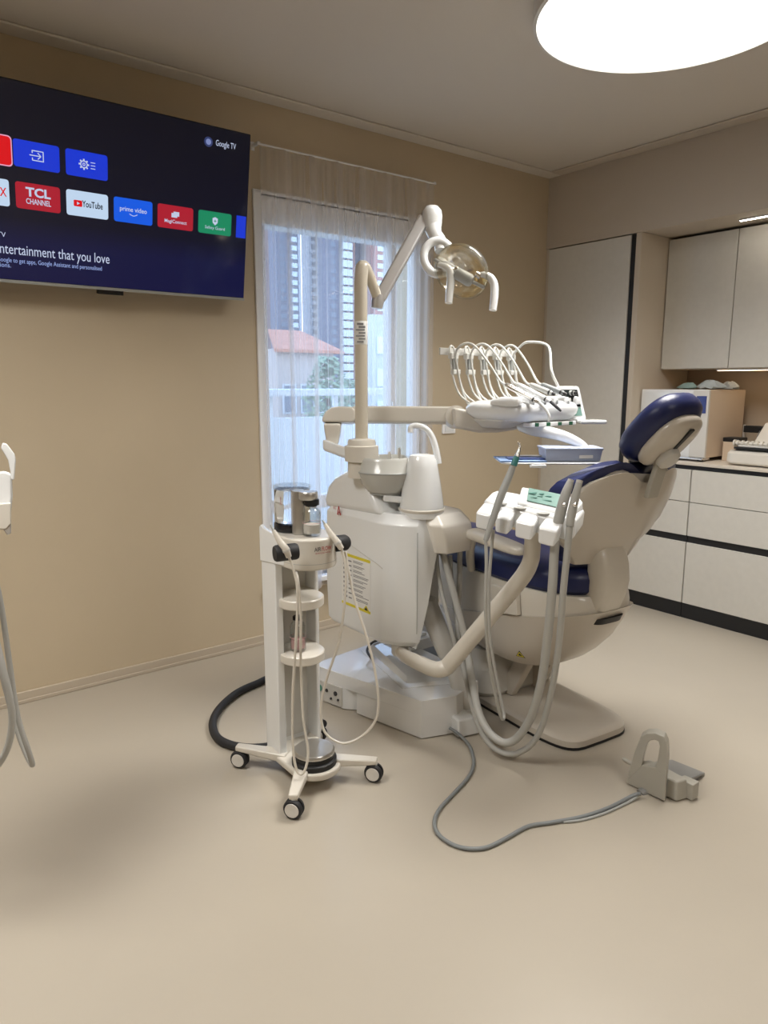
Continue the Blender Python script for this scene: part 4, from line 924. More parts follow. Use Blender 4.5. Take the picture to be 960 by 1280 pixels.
# two suction handles with thick hoses
def suction(lb, tipq, pts, r, hm, hr):
    t = thing('suction_handpiece', lb, 'suction handpiece', PD(*tipq[-1]), 'suction handpieces in the assistant console')
    part('handle', MB().tube([PD(*q) for q in tipq], hr, n=14, sub=4), hm, t)
    part('nozzle', MB().lathe([(.006, -.004), (.0105, -.002), (.0105, .007), (.005, .008)], PD(*tipq[0]), PD(*tipq[0])-PD(*tipq[1]), 14), 'pale_grey', t)
    e = PD(*tipq[1]).lerp(PD(*tipq[2]), .6)
    part('slide_valve', MB().ball(e-FW*.016, .0075, n=12), 'chrome', t)
    part('hose', MB().tube([PD(*q) for q in pts], r, n=14), 'grey_hose', t)
suction('wider grey suction handpiece with the thicker hose, at the end of the assistant console', [(713, 602, 2.30), (707, 618, 2.30), (701, 640, 2.30), (696, 660, 2.31)],
        [(696, 660, 2.31), (693, 690, 2.31), (690, 740, 2.33), (684, 800, 2.40), (676, 855, 2.49), (662, 900, 2.575), (640, 927, 2.63), (618, 922, 2.67), (600, 895, 2.73), (590, 850, 2.80), (582, 800, 2.86), (568, 745, 2.90), (556, 700, 2.93), (553, 680, 2.95)], .0150, 'grey_hose', [.011, .016, .018, .017])
suction('narrower grey suction handpiece with chrome slider, outermost on the assistant console', [(724, 603, 2.27), (720, 618, 2.27), (715, 640, 2.27), (712, 658, 2.27)],
        [(712, 658, 2.27), (709, 690, 2.28), (704, 740, 2.31), (698, 810, 2.40), (688, 870, 2.50), (672, 920, 2.59), (648, 941, 2.65), (622, 938, 2.68), (602, 915, 2.73), (589, 875, 2.79), (580, 835, 2.86), (572, 790, 2.92), (574, 730, 2.97), (575, 690, 3.0)], .0112, 'grey_hose', [.010, .013, .0145, .013])
# the loose hoses that leave the hood and run down to the foot of the column
for k, (pts, r, lb) in enumerate((([(545, 694, 2.93), (549, 725, 2.92), (558, 765, 2.90), (569, 805, 2.88), (580, 840, 2.87), (592, 880, 2.86), (604, 903, 2.86)], .009, 'grey supply hose leaving the hood nearest the corner seam'),
                                 ([(563, 694, 2.99), (565, 730, 2.99), (571, 780, 2.99), (580, 830, 2.98), (590, 868, 2.96)], .008, 'grey supply hose hanging behind the other one under the hood'))):
    solo('supply_hose', MB().tube([PD(*q) for q in pts], r, n=12), 'grey_hose', lb, 'hose', 'supply hoses under the unit hood')

# ================================================================== DENTAL CHAIR
CA = math.radians(6); CO = V((2.30, 1.75, 0)); CF = V((math.sin(CA), math.cos(CA), 0)); CS = V((math.cos(CA), -math.sin(CA), 0))
def ch(y, x, z): return CO + CF*y + CS*x + V((0, 0, z))
dcx = thing('dental_chair', 'navy blue upholstered dental chair with beige plastic shell, reclined behind the white unit', 'dental chair', (2.30, 1.75, 0))
def plan(y0, y1, w0, w1, z, e=3.2, n=44, i=0.0, slope=0.0):
    pts = []
    for k in range(n):
        t = 2*PI*k/n; c, s_ = math.cos(t), math.sin(t)
        yy = (y0+y1)/2 + ((y1-y0)/2-i)*(abs(c)**(2/e))*(1 if c >= 0 else -1)
        q = (yy-y0)/(y1-y0); w_ = w0+(w1-w0)*q - i
        xx = w_*(abs(s_)**(2/e))*(1 if s_ >= 0 else -1)
        pts.append(ch(yy, xx, z + slope*(yy-y0)))
    return pts
# foot plate on the floor
fp = MB().loft([plan(-.215, .78, .20, .20, .004, 5.5, i=.012), plan(-.215, .78, .20, .20, .012, 5.5), plan(-.215, .78, .20, .20, .036, 5.5), plan(-.215, .78, .20, .20, .046, 5.5, i=.010), plan(-.215, .78, .20, .20, .049, 5.5, i=.03)])
part('foot_plate', fp, 'shell', dcx)
part('plate_gasket', MB().loft([plan(-.217, .782, .202, .202, .002, 5.5), plan(-.217, .782, .202, .202, .009, 5.5)]), 'black', dcx)
mc = MB().loft([plan(.24, .95, .23, .23, .050, 7, i=.015), plan(.24, .95, .23, .23, .07, 7), plan(.25, .94, .225, .225, .17, 7), plan(.27, .93, .215, .215, .20, 7, i=.01), plan(.27, .93, .215, .215, .25, 7, i=.015)])
part('motor_cover', mc, 'pale_grey', dcx)
la = MB()
for s_ in (-1, 1):
    la.prism([ch(y, s_*.075-.02, z) for y, z in ((.22, .05), (.30, .05), (.12, .40), (.02, .40))], CS*.04)
part('lift_arm', la, 'shell', dcx, bevel=.008)
part('lift_column', MB().loft([plan(.30, .62, .13, .13, .22, 5), plan(.22, .58, .14, .14, .42, 5)]), 'pale_grey', dcx)
# seat pan
pn = MB().loft([plan(.06, .56, .13, .10, .262, 2.8), plan(.0, .60, .218, .16, .268, 2.8), plan(-.02, .62, .232, .17, .280, 2.8), plan(-.08, .68, .246, .19, .330, 2.8, slope=-.03), plan(-.15, .74, .256, .20, .405, 2.8, slope=-.09), plan(-.20, .76, .256, .20, .490, 2.9, slope=-.16), plan(-.235, .77, .262, .20, .555, 3.0, slope=-.22)])
part('seat_tub', pn, 'shell', dcx)
pk = MB().loft([plan(-.222, .76, .248, .19, .548, 3.0, slope=-.22), plan(-.222, .80, .248, .20, .575, 3.0, slope=-.12), plan(-.215, .82, .25, .20, .598, 3.0), plan(-.205, .83, .245, .20, .612, 3.0)])
part('seat_frame', pk, 'warm_white', dcx)
pf = MB().loft([[ch(y, -.2475-d, z+o) for y, z in ((.03, .500), (.15, .480), (.175, .49), (.195, .585), (.185, .592), (.04, .594))] for d, o in ((-.02, 0), (.0035, 0))])
part('service_panel', pf, 'warm_white', dcx, bevel=.004)
wt_ = [ch(.02, -.247, .395), ch(-.015, -.247, .395), ch(.0025, -.247, .43)]
from mathutils.bvhtree import BVHTree
tub = MB(); tub.v, tub.f = pn.v, pn.f
bv = BVHTree.FromPolygons([tuple(p) for p in tub.v], [tuple(f) for f in tub.f])
hp0, hn0, _, _ = bv.ray_cast(CAM, ray(650, 818).normalized())
if hp0:
    if hn0.dot(ray(650, 821)) > 0: hn0 = -hn0
    sx0 = V((0, 0, 1)).cross(hn0).normalized(); sy0 = hn0.cross(sx0)
    tri = lambda r, o: [hp0+hn0*o+sx0*(r*1.05)-sy0*r*.75, hp0+hn0*o-sx0*(r*1.05)-sy0*r*.75, hp0+hn0*o+sy0*r]
    part('warning_triangle', MB().prism(tri(.017, .0012), -hn0*.003), 'yellow', dcx, smooth=False)
    part('warning_border', MB().prism(tri(.020, .0008), -hn0*.003), 'dark_mark', dcx, smooth=False)
    part('warning_mark', MB().prism(tri(.008, .0016), -hn0*.002), 'dark_mark', dcx, smooth=False)
# seat cushion
se = MB().loft([plan(-.20, .95, .262, .19, .612, 2.8, i=.014), plan(-.20, .95, .262, .19, .628, 2.8), plan(-.20, .95, .262, .19, .672, 2.8), plan(-.20, .95, .262, .19, .698, 2.8, i=.012), plan(-.20, .95, .262, .19, .714, 2.8, i=.045), plan(-.20, .95, .262, .19, .720, 2.8, i=.10), plan(-.20, .95, .262, .19, .714, 2.8, i=.17)])
part('seat_cushion', se, 'navy', dcx)
# backrest: width, lean and wings by height
def btop(u): a = abs(u); return 1.058 + .046*math.sin(min(a/.46, 1)*PI/2)**2 - .075*max(0, (a-.46)/.54)**2.2
def bw(t): 
    pts = ((0, .150), (.18, .185), (.36, .245), (.55, .285), (.75, .292), (.9, .285), (1, .265))
    for (a, wa), (b_, wb) in zip(pts, pts[1:]):
        if t <= b_: f_ = (t-a)/(b_-a); f_ = f_*f_*(3-2*f_); return wa+(wb-wa)*f_
    return pts[-1][1]
def byc(z): return -.185 - .42*(z-.74) - .14*max(0, z-.90)
def bp_(u, t, off=0.0, grow=0.0, up=0.0):
    z = .735 + t*(btop(u)+up-.735); w_ = bw(t)+grow
    y = byc(z) + .075*abs(u)**2.4*(.25+.75*t) + off
    return ch(y, u*w_, z)
US = [-1+2*k/18 for k in range(19)]; TS = [k/14 for k in range(15)]
def bring(t, f, k): return [bp_(u, t, **f(u, t)) for u in US] + [bp_(u, t, **k(u, t)) for u in US[::-1]]
sh_ = MB().loft([bring(t, lambda u, t: dict(off=-.022*(1-abs(u)**3)*math.sin(PI*min(1, .12+t*.9)), grow=0), lambda u, t: dict(off=.03, grow=0)) for t in TS])
part('backrest_shell', sh_, 'shell', dcx, angle=60, bevel=.007)
def cf(u, t): return dict(off=.095 - .03*(1-abs(u)**2) + .022*math.sin(PI*t), grow=.006, up=.030)
cu = MB().loft([bring(t, lambda u, t: dict(off=.028, grow=.010 if 0 < t < 1 else .0, up=.034), lambda u, t: cf(u, t)) for t in TS])
part('backrest_cushion', cu, 'navy', dcx, angle=70, bevel=.022, seg=4)
# bracket joining the backrest to the seat pan
pv = []
for y, z, th, w_ in ((-.150, .815, .030, .066), (-.160, .775, .046, .078), (-.168, .73, .054, .080), (-.172, .67, .058, .080), (-.160, .62, .060, .080), (-.140, .565, .060, .078), (-.118, .515, .055, .072)):
    dv_ = .0
    pv.append([ch(y + yy*th - .036, xx*w_-.012, z) for xx, yy in ((-1, -.6), (-.6, -1), (.6, -1), (1, -.6), (1, .6), (.6, 1), (-.6, 1), (-1, .6))])
part('backrest_bracket', MB().loft(pv), 'warm_white', dcx, bevel=.02, seg=4)
part('bracket_gap', MB().loft([plan(-.222, -.08, .078, .078, .500, 4), plan(-.232, -.08, .080, .080, .524, 4)]), 'black', dcx)
# headrest
H1 = (CF*-.69+V((0, 0, .72))).normalized(); H2 = (CF*.72+V((0, 0, .69))).normalized(); HCn = ch(-.395, 0, 1.238)
def sell(c, a, b_, n_, e, nn=36, lev=10, p=2.6):
    secs = []
    for j in range(lev+1):
        ph = -PI/2+PI*j/lev; zz = abs(math.sin(ph))**(2/e)*(1 if ph >= 0 else -1); rr = max(abs(math.cos(ph))**(2/e), .02)
        secs.append([c + a*(rr*abs(math.cos(t))**(2/p)*(1 if math.cos(t) >= 0 else -1)) + b_*(rr*abs(math.sin(t))**(2/p)*(1 if math.sin(t) >= 0 else -1)) + n_*zz for t in [2*PI*i/nn for i in range(nn)]])
    return MB().loft(secs)
part('headrest_cushion', sell(HCn+H2*.018, H1*.150, CS*.125, H2*.058, 2.8), 'navy', dcx)
part('headrest_shell', sell(HCn-H2*.040, H1*.118, CS*.098, H2*.034, 2.6), 'shell', dcx)
kn = HCn-H2*.080-H1*.035
part('headrest_slot', MB().obox(HCn-H2*.0735+H1*.015, H1*.075, CS*.010, H2*.004), 'black', dcx, bevel=.003)
part('headrest_knob', MB().lathe([(.042, 0), (.044, .006), (.040, .022), (.028, .030), (.005, .032)], HCn-H2*.072-H1*.045, -H2, 28), 'pale_grey', dcx)
bs = MB(); bq0, bq1 = HCn-H2*.068-H1*.06, ch(-.362, 0, 1.005)
beam(bs, bq0, bq1, CS*.030, (bq1-bq0).normalized().cross(CS)*.010)
part('headrest_bar', bs, 'pedal_grey', dcx, bevel=.006)
# armrest
arp = [ch(.275, -.30, .798), ch(.20, -.30, .796), ch(.08, -.30, .790), ch(-.02, -.30, .782)]
am = MB().loft([[p+CS*(.042*k*x)+V((0, 0, .024*k*z)) for x, z in ((-1, -.5), (-.7, -1), (.7, -1), (1, -.5), (1, .5), (.7, 1), (-.7, 1), (-1, .5))] for p, k in zip([arp[0], arp[0]-CF*.02, arp[1], arp[2], arp[3]-CF*.01, arp[3]-CF*.035], (.7, 1, 1, 1, .92, .5))])
part('armrest', am, 'warm_white', dcx, sub=1)
part('armrest_support', MB().tube([ch(.255, -.295, .79), ch(.30, -.275, .71), ch(.34, -.235, .62)], [.018, .018, .018], n=12), 'warm_white', dcx)

# the neighbouring unit's chair, just past the left edge of the picture
nc = dcx.copy(); COL.objects.link(nc); nc.location = (-.34, 2.35, 0); nc['label'] = 'navy dental chair of the neighbouring unit, past the console at the picture edge'
for c0 in list(dcx.children):
    if c0.name.startswith('armrest'): continue
    c1 = c0.copy(); COL.objects.link(c1); c1.parent = nc
# ================================================================== PROPHYLAXIS TROLLEY
ty = thing('treatment_trolley', 'slim white prophylaxis trolley on castors with two small shelves, in front of the dental unit', 'trolley', (1.23, 2.05, 0))
cx0, cx1, cyb, cyf = 1.155, 1.345, 2.215, 2.115
part('column', MB().loft([[(cx0, cyf, z), (cx0+.03, cyf, z), (cx0+.034, cyb-.018, z), (cx1-.020, cyb-.018, z), (cx1-.016, cyf+.02, z), (cx1, cyf+.02, z), (cx1, cyb, z), (cx0, cyb, z)] for z in (.045, .80)]), 'white', ty, bevel=.005)
part('back_liner', MB().box((cx0+.036, cyb-.022, .09), (cx1-.022, cyb-.0185, .785)), 'pale_grey', ty, smooth=False)
def dshape(cx_, cy_, r, yb_, z, n=24, xr=1.0):
    return [(cx_+r*xr*math.cos(PI+PI*k/n), cy_+r*math.sin(PI+PI*k/n), z) for k in range(n+1)] + [(cx_+r*xr, yb_, z), (cx_-r*xr, yb_, z)]
hx_, hy_ = 1.247, 2.035
part('head', MB().loft([dshape(hx_, hy_, .092, cyb, z) for z in (.788, .895)]), 'warm_white', ty, bevel=.008)
part('head_seam', MB().loft([dshape(hx_, hy_, .0926, cyb-.01, z) for z in (.8095, .811)]), 'mid_grey', ty, smooth=False)
part('left_fin', MB().prism([(1.152, y, z) for y, z in ((2.218, .78), (2.218, .905), (2.205, .915), (2.19, .905), (2.06, .885), (2.045, .86), (2.05, .795))], (.014, 0, 0)), 'white', ty, bevel=.004)
# front lettering
fa = math.radians(-94); fn = V((math.cos(fa), math.sin(fa), 0)); fx = V((-fn.y, fn.x, 0))
lo_ = V((hx_, hy_, .862))+fn*.0935
for k, (tx, mm) in enumerate((('AIR', 'dark_mark'), ('FLOW', 'red_mark'))): lettering(tx, lo_+fx*(-.031 if k == 0 else -.0035), fx, (0, 0, 1), .020, mm, ty, 'brand_lettering', width=.0255 if k == 0 else .036, bold=.008)
lettering('PROPHYLAXIS MASTER', lo_+V((0, 0, -.0135))+fx*-.028, fx, (0, 0, 1), .007, 'red_mark', ty, 'brand_lettering', width=.057)
for z in (.628, .425):
    part('shelf', MB().loft([dshape(hx_+.003, 2.105, .078, cyb-.02, z) , dshape(hx_+.003, 2.105, .082, cyb-.02, z+.004), dshape(hx_+.003, 2.105, .082, cyb-.02, z+.030), dshape(hx_+.003, 2.105, .078, cyb-.02, z+.034)]), 'warm_white', ty)
    part('shelf_clip', MB().box((1.20, 2.10, z-.010), (1.24, 2.14, z)), 'black', ty, bevel=.003)
# base pod and feet
pcx, pcy = 1.232, 2.005
part('base_pod', MB().loft([dshape(pcx+.003, pcy, .092, cyb, z) for z in (.045, .072)]), 'warm_white', ty, bevel=.008)
part('pod_ring', MB().lathe([(.070, .0715), (.080, .072), (.080, .090), (.074, .094), (.06, .094)], (pcx, pcy, 0), (0, 0, 1), 44), 'black', ty)
cast = [(1.062, 2.252), (1.398, 1.872), (1.060, 1.858), (1.395, 2.235)]
for (cx_, cy_) in cast:
    s_ = V((pcx, 2.06, .062)); e_ = V((cx_, cy_, .078)); d_ = (e_-s_); d_.z = 0; d_.normalize(); pr = V((-d_.y, d_.x, 0))
    st = s_ + d_*.07
    part('foot', MB().loft([[st+pr*.028+V((0, 0, -.016)), st-pr*.028+V((0, 0, -.016)), st-pr*.028+V((0, 0, .016)), st+pr*.028+V((0, 0, .016))], [e_+d_*.012+pr*.016+V((0, 0, -.010)), e_+d_*.012-pr*.016+V((0, 0, -.010)), e_+d_*.012-pr*.016+V((0, 0, .010)), e_+d_*.012+pr*.016+V((0, 0, .010))]]), 'warm_white', ty, bevel=.006)
    wa = (_R*.62 - _F*.78); wa = V((wa.x, wa.y, 0)).normalized()*-1
    wa = V((-.80, -.60, 0)) if True else wa
    cst = part('castor', MB().lathe([(.020, -.019), (.030, -.017), (.0335, -.011), (.0335, -.004), (.029, -.003), (.029, .003), (.0335, .004), (.0335, .011), (.030, .017), (.020, .019)], (cx_, cy_, .0338), wa, 30), 'rubber', ty)
    part('castor_disc', MB().lathe([(.003, 0), (.012, .0015), (.024, .001), (.0245, -.003), (.003, -.003)], V((cx_, cy_, .0338))+wa*.0195, wa, 28), 'white_matte', cst)
    part('castor_disc', MB().lathe([(.003, 0), (.012, .0015), (.024, .001), (.0245, -.003), (.003, -.003)], V((cx_, cy_, .0338))-wa*.0195, -wa, 28), 'white_matte', cst)
    part('castor_fork', MB().lathe([(.010, .060), (.012, .062), (.012, .072), (.009, .074)], (cx_, cy_, 0), (0, 0, 1), 16).obox((cx_, cy_, .058), wa*.008, V((-wa.y, wa.x, 0))*.012, V((0, 0, .008))), 'white_matte', cst)
# black grips on both sides of the head
g0 = PD(344, 692, 2.26); g1 = PD(371, 689, 2.29)
part('grip', MB().tube([g0, g0.lerp(g1, .04), g0.lerp(g1, .94), g1], [.021, .027, .027, .022], n=22, sub=2), 'rubber', ty)
g2 = PD(417, 680, 2.42); g3 = PD(432, 678, 2.47)
part('grip', MB().tube([g2, g2.lerp(g3, .06), g2.lerp(g3, .9), g3], [.022, .028, .028, .022], n=22, sub=2), 'rubber', ty)
# bottle holder arm of the head
hb_ = PD(376, 672, 2.42); hb_.z = .897
part('holder_post', MB().rrect(V((hb_.x+.004, hb_.y+.02, .895)), V((.020, -.008, 0)), V((.010, .024, 0)), V((0, 0, .150)), .010), 'brushed', ty, bevel=.003)
bt = PD(390, 671, 2.40); bt.z = .8965
part('holder_cap', MB().loft([[V((bt.x, bt.y, z))+V((.032*k*math.cos(t)-.008+.0, .032*k*math.sin(t)+.006, 0)) for t in [2*PI*i/24 for i in range(24)]] for z, k in ((1.020, .9), (1.024, 1), (1.042, 1), (1.047, .9))]), 'brushed', ty)
part('holder_gasket', MB().lathe([(.020, 1.000), (.026, 1.002), (.026, 1.020), (.020, 1.021)], (bt.x, bt.y, 0), (0, 0, 1), 24), 'black', ty)
def jar(name, loc, r, h, lb, m, fill, cap):
    t = thing(name, lb, 'bottle', loc); x, y, z = loc
    part('glass', MB().lathe([(r*.3, .001), (r*.9, .001), (r, .006), (r, h*.70), (r*.80, h*.80), (r*.55, h*.86), (r*.55, h*.90), (r*.48, h*.90), (r*.48, h*.86), (r*.72, h*.79), (r*.93, h*.69), (r*.93, .010), (r*.3, .007)], loc, (0, 0, 1), 30), 'jar_glass', t)
    part('powder', MB().lathe([(r*.3, .0095), (r*.90, .0105), (r*.90, h*fill), (r*.85, h*fill+.004), (r*.3, h*fill+.002)], loc, (0, 0, 1), 26), m, t)
    part('label_ring', MB().lathe([(r*.99, h*.40), (r+.0006, h*.40), (r+.0006, h*.412), (r*.99, h*.412)], loc, (0, 0, 1), 30, hollow=True), 'pink_powder', t)
    part('cap', MB().lathe([(r*.3, h*.895), (r*cap, h*.90), (r*cap, h*.985), (r*cap*.9, h), (r*.2, h)], loc, (0, 0, 1), 26), 'black', t)
    return t
jar('powder_bottle', (bt.x, bt.y, .8965), .031, .112, 'clear glass powder bottle held in the metal holder on top of the trolley', 'powder', .32, .62)
sb_ = PD(365, 838, 2.50)
jb = jar('powder_bottle', (hx_-.012, 2.105, .4605), .0285, .128, 'clear glass bottle of pink powder with black cap on the lower trolley shelf', 'pink_powder', .30, .62)
# polished canister
ccx = PD(366, 665, 2.50); ccl = (ccx.x, ccx.y, .8965)
cn_ = thing('water_canister', 'clear water canister with a black foot on top of the trolley', 'canister', ccl)
part('foot_ring', MB().lathe([(.040, 0), (.063, .001), (.065, .006), (.065, .026), (.058, .030)], ccl, (0, 0, 1), 44), 'black_gloss', cn_)
part('canister_shell', MB().lathe([(.003, .0305), (.060, .031), (.062, .034), (.062, .142), (.060, .145), (.003, .1452)], ccl, (0, 0, 1), 56), 'water', cn_)
part('lid_rim', MB().lathe([(.055, .1455), (.0655, .147), (.0655, .157), (.058, .160), (.03, .160)], ccl, (0, 0, 1), 44), 'jar_glass', cn_)
# removable foot switch parked in the pod
fsw = thing('foot_switch', 'round polished steel foot switch parked in the base of the trolley', 'foot switch', (pcx, pcy, .092))
part('base_ring', MB().lathe([(.055, .0945), (.071, .095), (.071, .108), (.066, .110)], (pcx, pcy, 0), (0, 0, 1), 44), 'black', fsw)
part('steel_disc', MB().lathe([(.069, .110), (.073, .112), (.073, .120), (.068, .126), (.045, .130), (.02, .1315), (.003, .132)], (pcx, pcy, 0), (0, 0, 1), 48), 'brushed', fsw)
# two pencil-like handpieces with thin looping cords
def pencil(lb, tip, cord, r=.0045):
    t = thing('polishing_handpiece', lb, 'handpiece', PD(*tip[-1]), 'handpieces on the trolley grips')
    part('nozzle', MB().tube([PD(*tip[0]), PD(*tip[1])], [.0022, .0045], n=10), 'mid_grey', t)
    part('handle', MB().tube([PD(*q) for q in tip[1:]], [.006, .0105, .0115, .0095][:len(tip)-1], n=14, sub=4), 'warm_white', t)
    part('connector_ring', MB().lathe([(.009, 0), (.0125, .001), (.0125, .009), (.009, .010)], PD(*tip[-2]), PD(*tip[-1])-PD(*tip[-2]), 14), 'pale_grey', t)
    part('cord', MB().tube([PD(*q) for q in cord], r, n=10), 'warm_white', t)
pencil('ivory polishing handpiece on the trolley grip nearest the wall, cord looping low', [(338, 656, 2.24), (342, 663, 2.24), (350, 677, 2.24), (357, 686, 2.24), (361, 696, 2.25)],
       [(361, 696, 2.25), (368, 716, 2.26), (372, 742, 2.27), (370, 800, 2.31), (366, 867, 2.36), (366, 930, 2.39), (370, 960, 2.40), (376, 968, 2.40), (382, 960, 2.40), (385, 938, 2.40), (379, 896, 2.38), (376, 832, 2.35), (376, 770, 2.31), (373, 730, 2.28), (370, 716, 2.30)])
pencil('ivory polishing handpiece on the trolley grip nearest the dental unit', [(403, 650, 2.38), (406, 655, 2.38), (414, 668, 2.38), (421, 677, 2.38), (427, 686, 2.385)],
       [(427, 686, 2.385), (432, 710, 2.39), (431, 750, 2.40), (424, 800, 2.42), (408, 850, 2.45), (401, 885, 2.47), (406, 915, 2.48), (427, 929, 2.48), (450, 922, 2.48), (468, 903, 2.47), (473, 880, 2.46), (469, 840, 2.44), (458, 795, 2.42), (445, 755, 2.41), (436, 715, 2.41), (432, 690, 2.42)])
# black supply hose on the floor
solo('supply_hose', MB().tube([PZ(404, 905, .06), PZ(385, 893, .03), PZ(372, 880, .022), PZ(345, 848, .022), PZ(320, 855, .018), PZ(295, 867, .018), PZ(275, 885, .018), PZ(266, 903, .018), PZ(270, 920, .018), PZ(285, 930, .018), PZ(312, 935, .018), PZ(345, 932, .018), PZ(372, 925, .02), PZ(392, 915, .03)], .0165, n=14), 'rubber', 'thick black ribbed hose curving on the floor behind the trolley', 'hose')

# ================================================================== FOOT CONTROL
fc_ = thing('foot_control', 'grey dental foot control with an upright carrying handle, alone on the floor', 'foot control', (2.2, 1.2, 0))
HX = 2.095
outer = [PX(x, y, HX) for x, y in ((783, 978), (788, 958), (793, 940), (801, 921), (808, 917), (819, 916.5), (830, 921), (834, 930), (835, 950), (832.5, 975))]
inner = [PX(x, y, HX) for x, y in ((802, 958), (803, 952), (805, 943), (810, 929), (813, 926), (818, 925), (823, 927), (824.5, 933), (822, 950), (819, 960))]
tk = V((.038, .016, 0))
hm = MB().loft([outer, inner, [p+tk for p in inner], [p+tk for p in outer]], cap=False)
hm.f += [[k, 10+k, 20+k, 30+k] for k in ()]
n10 = 10
# close the loop between the back outer edge and the front outer edge, and open ends at the foot
hm = MB(); secs = [[o_, i_, i_+tk, o_+tk] for o_, i_ in zip(outer, inner)]; hm.loft(secs)
lowp = [PX(x, y, HX) for x, y in ((783, 977), (783, 986), (806, 998), (831, 1002), (832.5, 974), (819, 959), (802, 957))]
for p in lowp: p.z = max(p.z, .004)
hm.prism(lowp, tk)
part('handle', hm, 'pedal_grey', fc_, bevel=.006)
part('cable_gland', MB().tube([PX(800, 993, HX-.012), PX(806, 989, HX+.01)], [.016, .018], n=14), 'pedal_dark', fc_)
bq = [PZ(806, 1000, 0), PZ(836, 1004, 0), PZ(858, 990, 0), PZ(826, 985, 0)]
part('pedal_block', MB().loft([[V((p.x, p.y, .003)) for p in (V((2.128, 1.292, 0)), V((2.128, 1.135, 0)), V((2.185, 1.120, 0)), V((2.20, 1.29, 0)))], [V((p[0], p[1], .075)) for p in ((2.130, 1.288), (2.130, 1.140), (2.18, 1.13), (2.195, 1.285))]]), 'pedal_grey', fc_, bevel=.008)
part('side_button', MB().lathe([(.016, 0), (.018, .004), (.018, .03), (.014, .035)], (2.205, 1.150, .02), (.25, -.9, .3), 20).box((2.175, 1.105, .004), (2.215, 1.16, .062)), 'pedal_grey', fc_, bevel=.004)
part('pedal_plate', MB().prism([(2.19, 1.30, .052), (2.20, 1.145, .052), (2.37, 1.165, .012), (2.36, 1.29, .012)], (0, 0, -.010)), 'pedal_dark', fc_, bevel=.003)
part('pedal_wedge', MB().loft([[(2.19, 1.295, .002), (2.20, 1.15, .002), (2.355, 1.17, .002), (2.35, 1.285, .002)], [(2.19, 1.295, .044), (2.20, 1.15, .044), (2.355, 1.17, .005), (2.35, 1.285, .005)]]), 'pedal_dark', fc_, smooth=False)
part('side_lug', MB().tube([PX(796, 958, HX+.02), PX(783, 951, HX+.02), PX(779, 948, HX+.02)], [.008, .008, .006], n=12), 'pedal_grey', fc_)
solo('pedal_cable', MB().tube([PZ(801, 992, .024), PZ(790, 995, .014), PZ(760, 1010, .007), PZ(727, 1021, .007), PZ(690, 1028, .007), PZ(660, 1033, .007), PZ(632, 1048, .007), PZ(605, 1060, .007), PZ(575, 1059, .007), PZ(551, 1046, .007), PZ(543, 1030, .007), PZ(549, 1012, .007), PZ(567, 992, .007), PZ(585, 972, .007), PZ(592, 955, .007), PZ(588, 935, .009), PZ(578, 922, .016), PZ(568, 914, .030), PZ(562, 910, .036)], .0066, n=10, sub=8), 'cable_grey', 'long grey cable curling over the floor from the foot control to the unit', 'cable')
solo('pedal_cable', MB().tube([PZ(800, 993, .014), PZ(785, 1003, .005), PZ(757, 1016, .0045), PZ(727, 1025, .0045), PZ(704, 1027.5, .0045)], .0042, n=8), 'mid_grey', 'short thin grey hose beside the thicker cable at the foot control', 'cable')

# ================================================================== SECOND UNIT AT THE LEFT EDGE
scn = PD(-38, 622, 1.78)
se_ = thing('assistant_console', 'white console of another dental unit cut off at the picture edge by the wall', 'assistant console', (scn.x, scn.y, 0))
def S(px, py, d=1.72): return PD(px, py, d)
sg = ray(0, 620)*.16
part('body', MB().prism([S(x, y) for x, y in ((-110, 590), (-60, 588), (-5, 590), (6, 588), (15, 592), (16, 620), (14, 640), (14, 652), (10, 660), (-10, 664), (-110, 662))], sg), 'white', se_, bevel=.008)
part('arch_grip', MB().prism([S(x, y, 1.70) for x, y in ((3, 553), (9, 555), (18, 567), (20, 574), (18, 600), (14, 600), (13, 590), (10, 575), (1, 560))], ray(12, 575)*.05), 'white', se_, bevel=.005)
part('lower_edge', MB().prism([S(x, y, 1.715) for x, y in ((-110, 640), (14, 628), (14, 655), (8, 662), (-110, 664))], ray(0, 645)*-.012), 'warm_white', se_, bevel=.004)
part('corner_cap', MB().prism([S(x, y, 1.705) for x, y in ((3, 660), (14, 648), (14, 667), (9, 669))], ray(10, 660)*.06), 'aluminium', se_, bevel=.003)
so = PD(-150, 640, 1.75); part('arm', MB().tube([PD(-70, 630, 1.80), PD(-150, 630, 1.75)], .03, n=16, smooth=False), 'white', se_)
part('stand_post', MB().tube([so, V((so.x, so.y, .5)), V((so.x, so.y, .03))], .03, n=16), 'white', se_)
part('stand_foot', MB().lathe([(.075, .002), (.08, .006), (.08, .02), (.04, .035)], (so.x, so.y, 0), (0, 0, 1), 32), 'white', se_)
def loop(lb, pts, r): solo('suction_hose', MB().tube([PD(*q) for q in pts], r, n=12), 'grey_hose', lb, 'hose', 'hoses of the console by the wall')
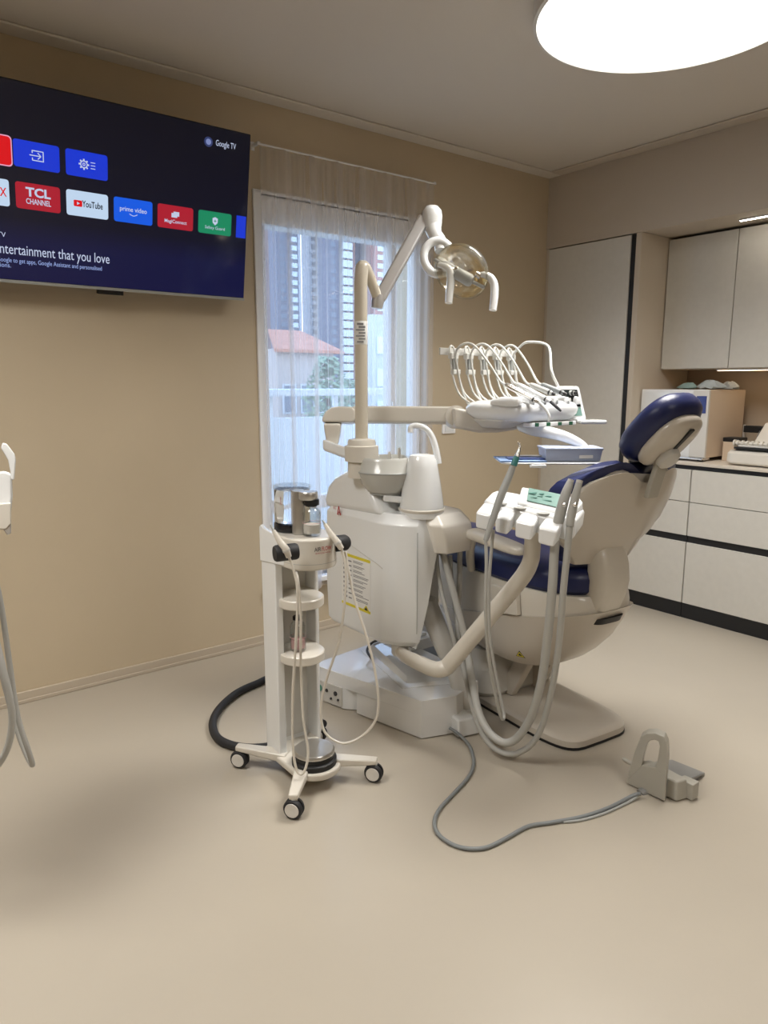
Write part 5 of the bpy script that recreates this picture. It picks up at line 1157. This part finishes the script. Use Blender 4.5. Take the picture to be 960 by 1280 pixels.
loop('grey hose of the edge console hanging in a narrow pointed loop', [(-22, 660, 1.80), (-8, 715, 1.80), (2, 760, 1.80), (12, 830, 1.81), (22, 895, 1.82), (36, 940, 1.83), (40.5, 956, 1.85), (34, 945, 1.88), (24, 920, 1.89), (12, 880, 1.89), (-6, 800, 1.88), (-20, 662, 1.86)], .0068)
loop('grey hose of the edge console hanging in a wide rounded curve', [(-30, 660, 1.76), (-14, 760, 1.76), (2, 830, 1.76), (12, 872, 1.77), (15, 905, 1.78), (8, 938, 1.79), (-8, 962, 1.80), (-40, 985, 1.80), (-70, 940, 1.80), (-80, 800, 1.80), (-84, 660, 1.80)], .0085)

# ================================================================== LIGHT
wd_ = bpy.data.worlds.new('World'); SC.world = wd_; wd_.use_nodes = True; wt2 = wd_.node_tree; bg = wt2.nodes['Background']
tcw = wt2.nodes.new('ShaderNodeTexCoord'); sw_ = wt2.nodes.new('ShaderNodeSeparateXYZ'); wt2.links.new(tcw.outputs['Generated'], sw_.inputs[0])
crw = wt2.nodes.new('ShaderNodeValToRGB'); crw.color_ramp.elements[0].position = 0.0; crw.color_ramp.elements[0].color = (.80, .92, 1.10, 1); crw.color_ramp.elements[1].position = .7; crw.color_ramp.elements[1].color = (.50, .74, 1.15, 1)
wt2.links.new(sw_.outputs['Z'], crw.inputs['Fac']); wt2.links.new(crw.outputs['Color'], bg.inputs['Color']); bg.inputs['Strength'].default_value = 3.5
# daylight portal in the window opening guides the sky light indoors
pl_ = bpy.data.lights.new('window_portal', 'AREA'); pl_.shape = 'RECTANGLE'; pl_.size = WX1-WX0; pl_.size_y = WZ1-WZ0; pl_.cycles.is_portal = True
po = bpy.data.objects.new('window_portal', pl_); COL.objects.link(po); po.location = ((WX0+WX1)/2, YA+.32, (WZ0+WZ1)/2); po.rotation_euler = (-PI/2, 0, 0)

vs_ = SC.view_settings
vs_.view_transform = 'Standard'; vs_.look = 'None'; vs_.exposure = 0.0; vs_.gamma = 1.0; vs_.use_curve_mapping = False
SC.cycles.use_denoising = True
SC.cycles.max_bounces = 12; SC.cycles.transparent_max_bounces = 16; SC.cycles.diffuse_bounces = 6; SC.cycles.glossy_bounces = 4; SC.cycles.transmission_bounces = 8
SC.cycles.sample_clamp_indirect = 8.0; SC.cycles.caustics_reflective = False; SC.cycles.caustics_refractive = False
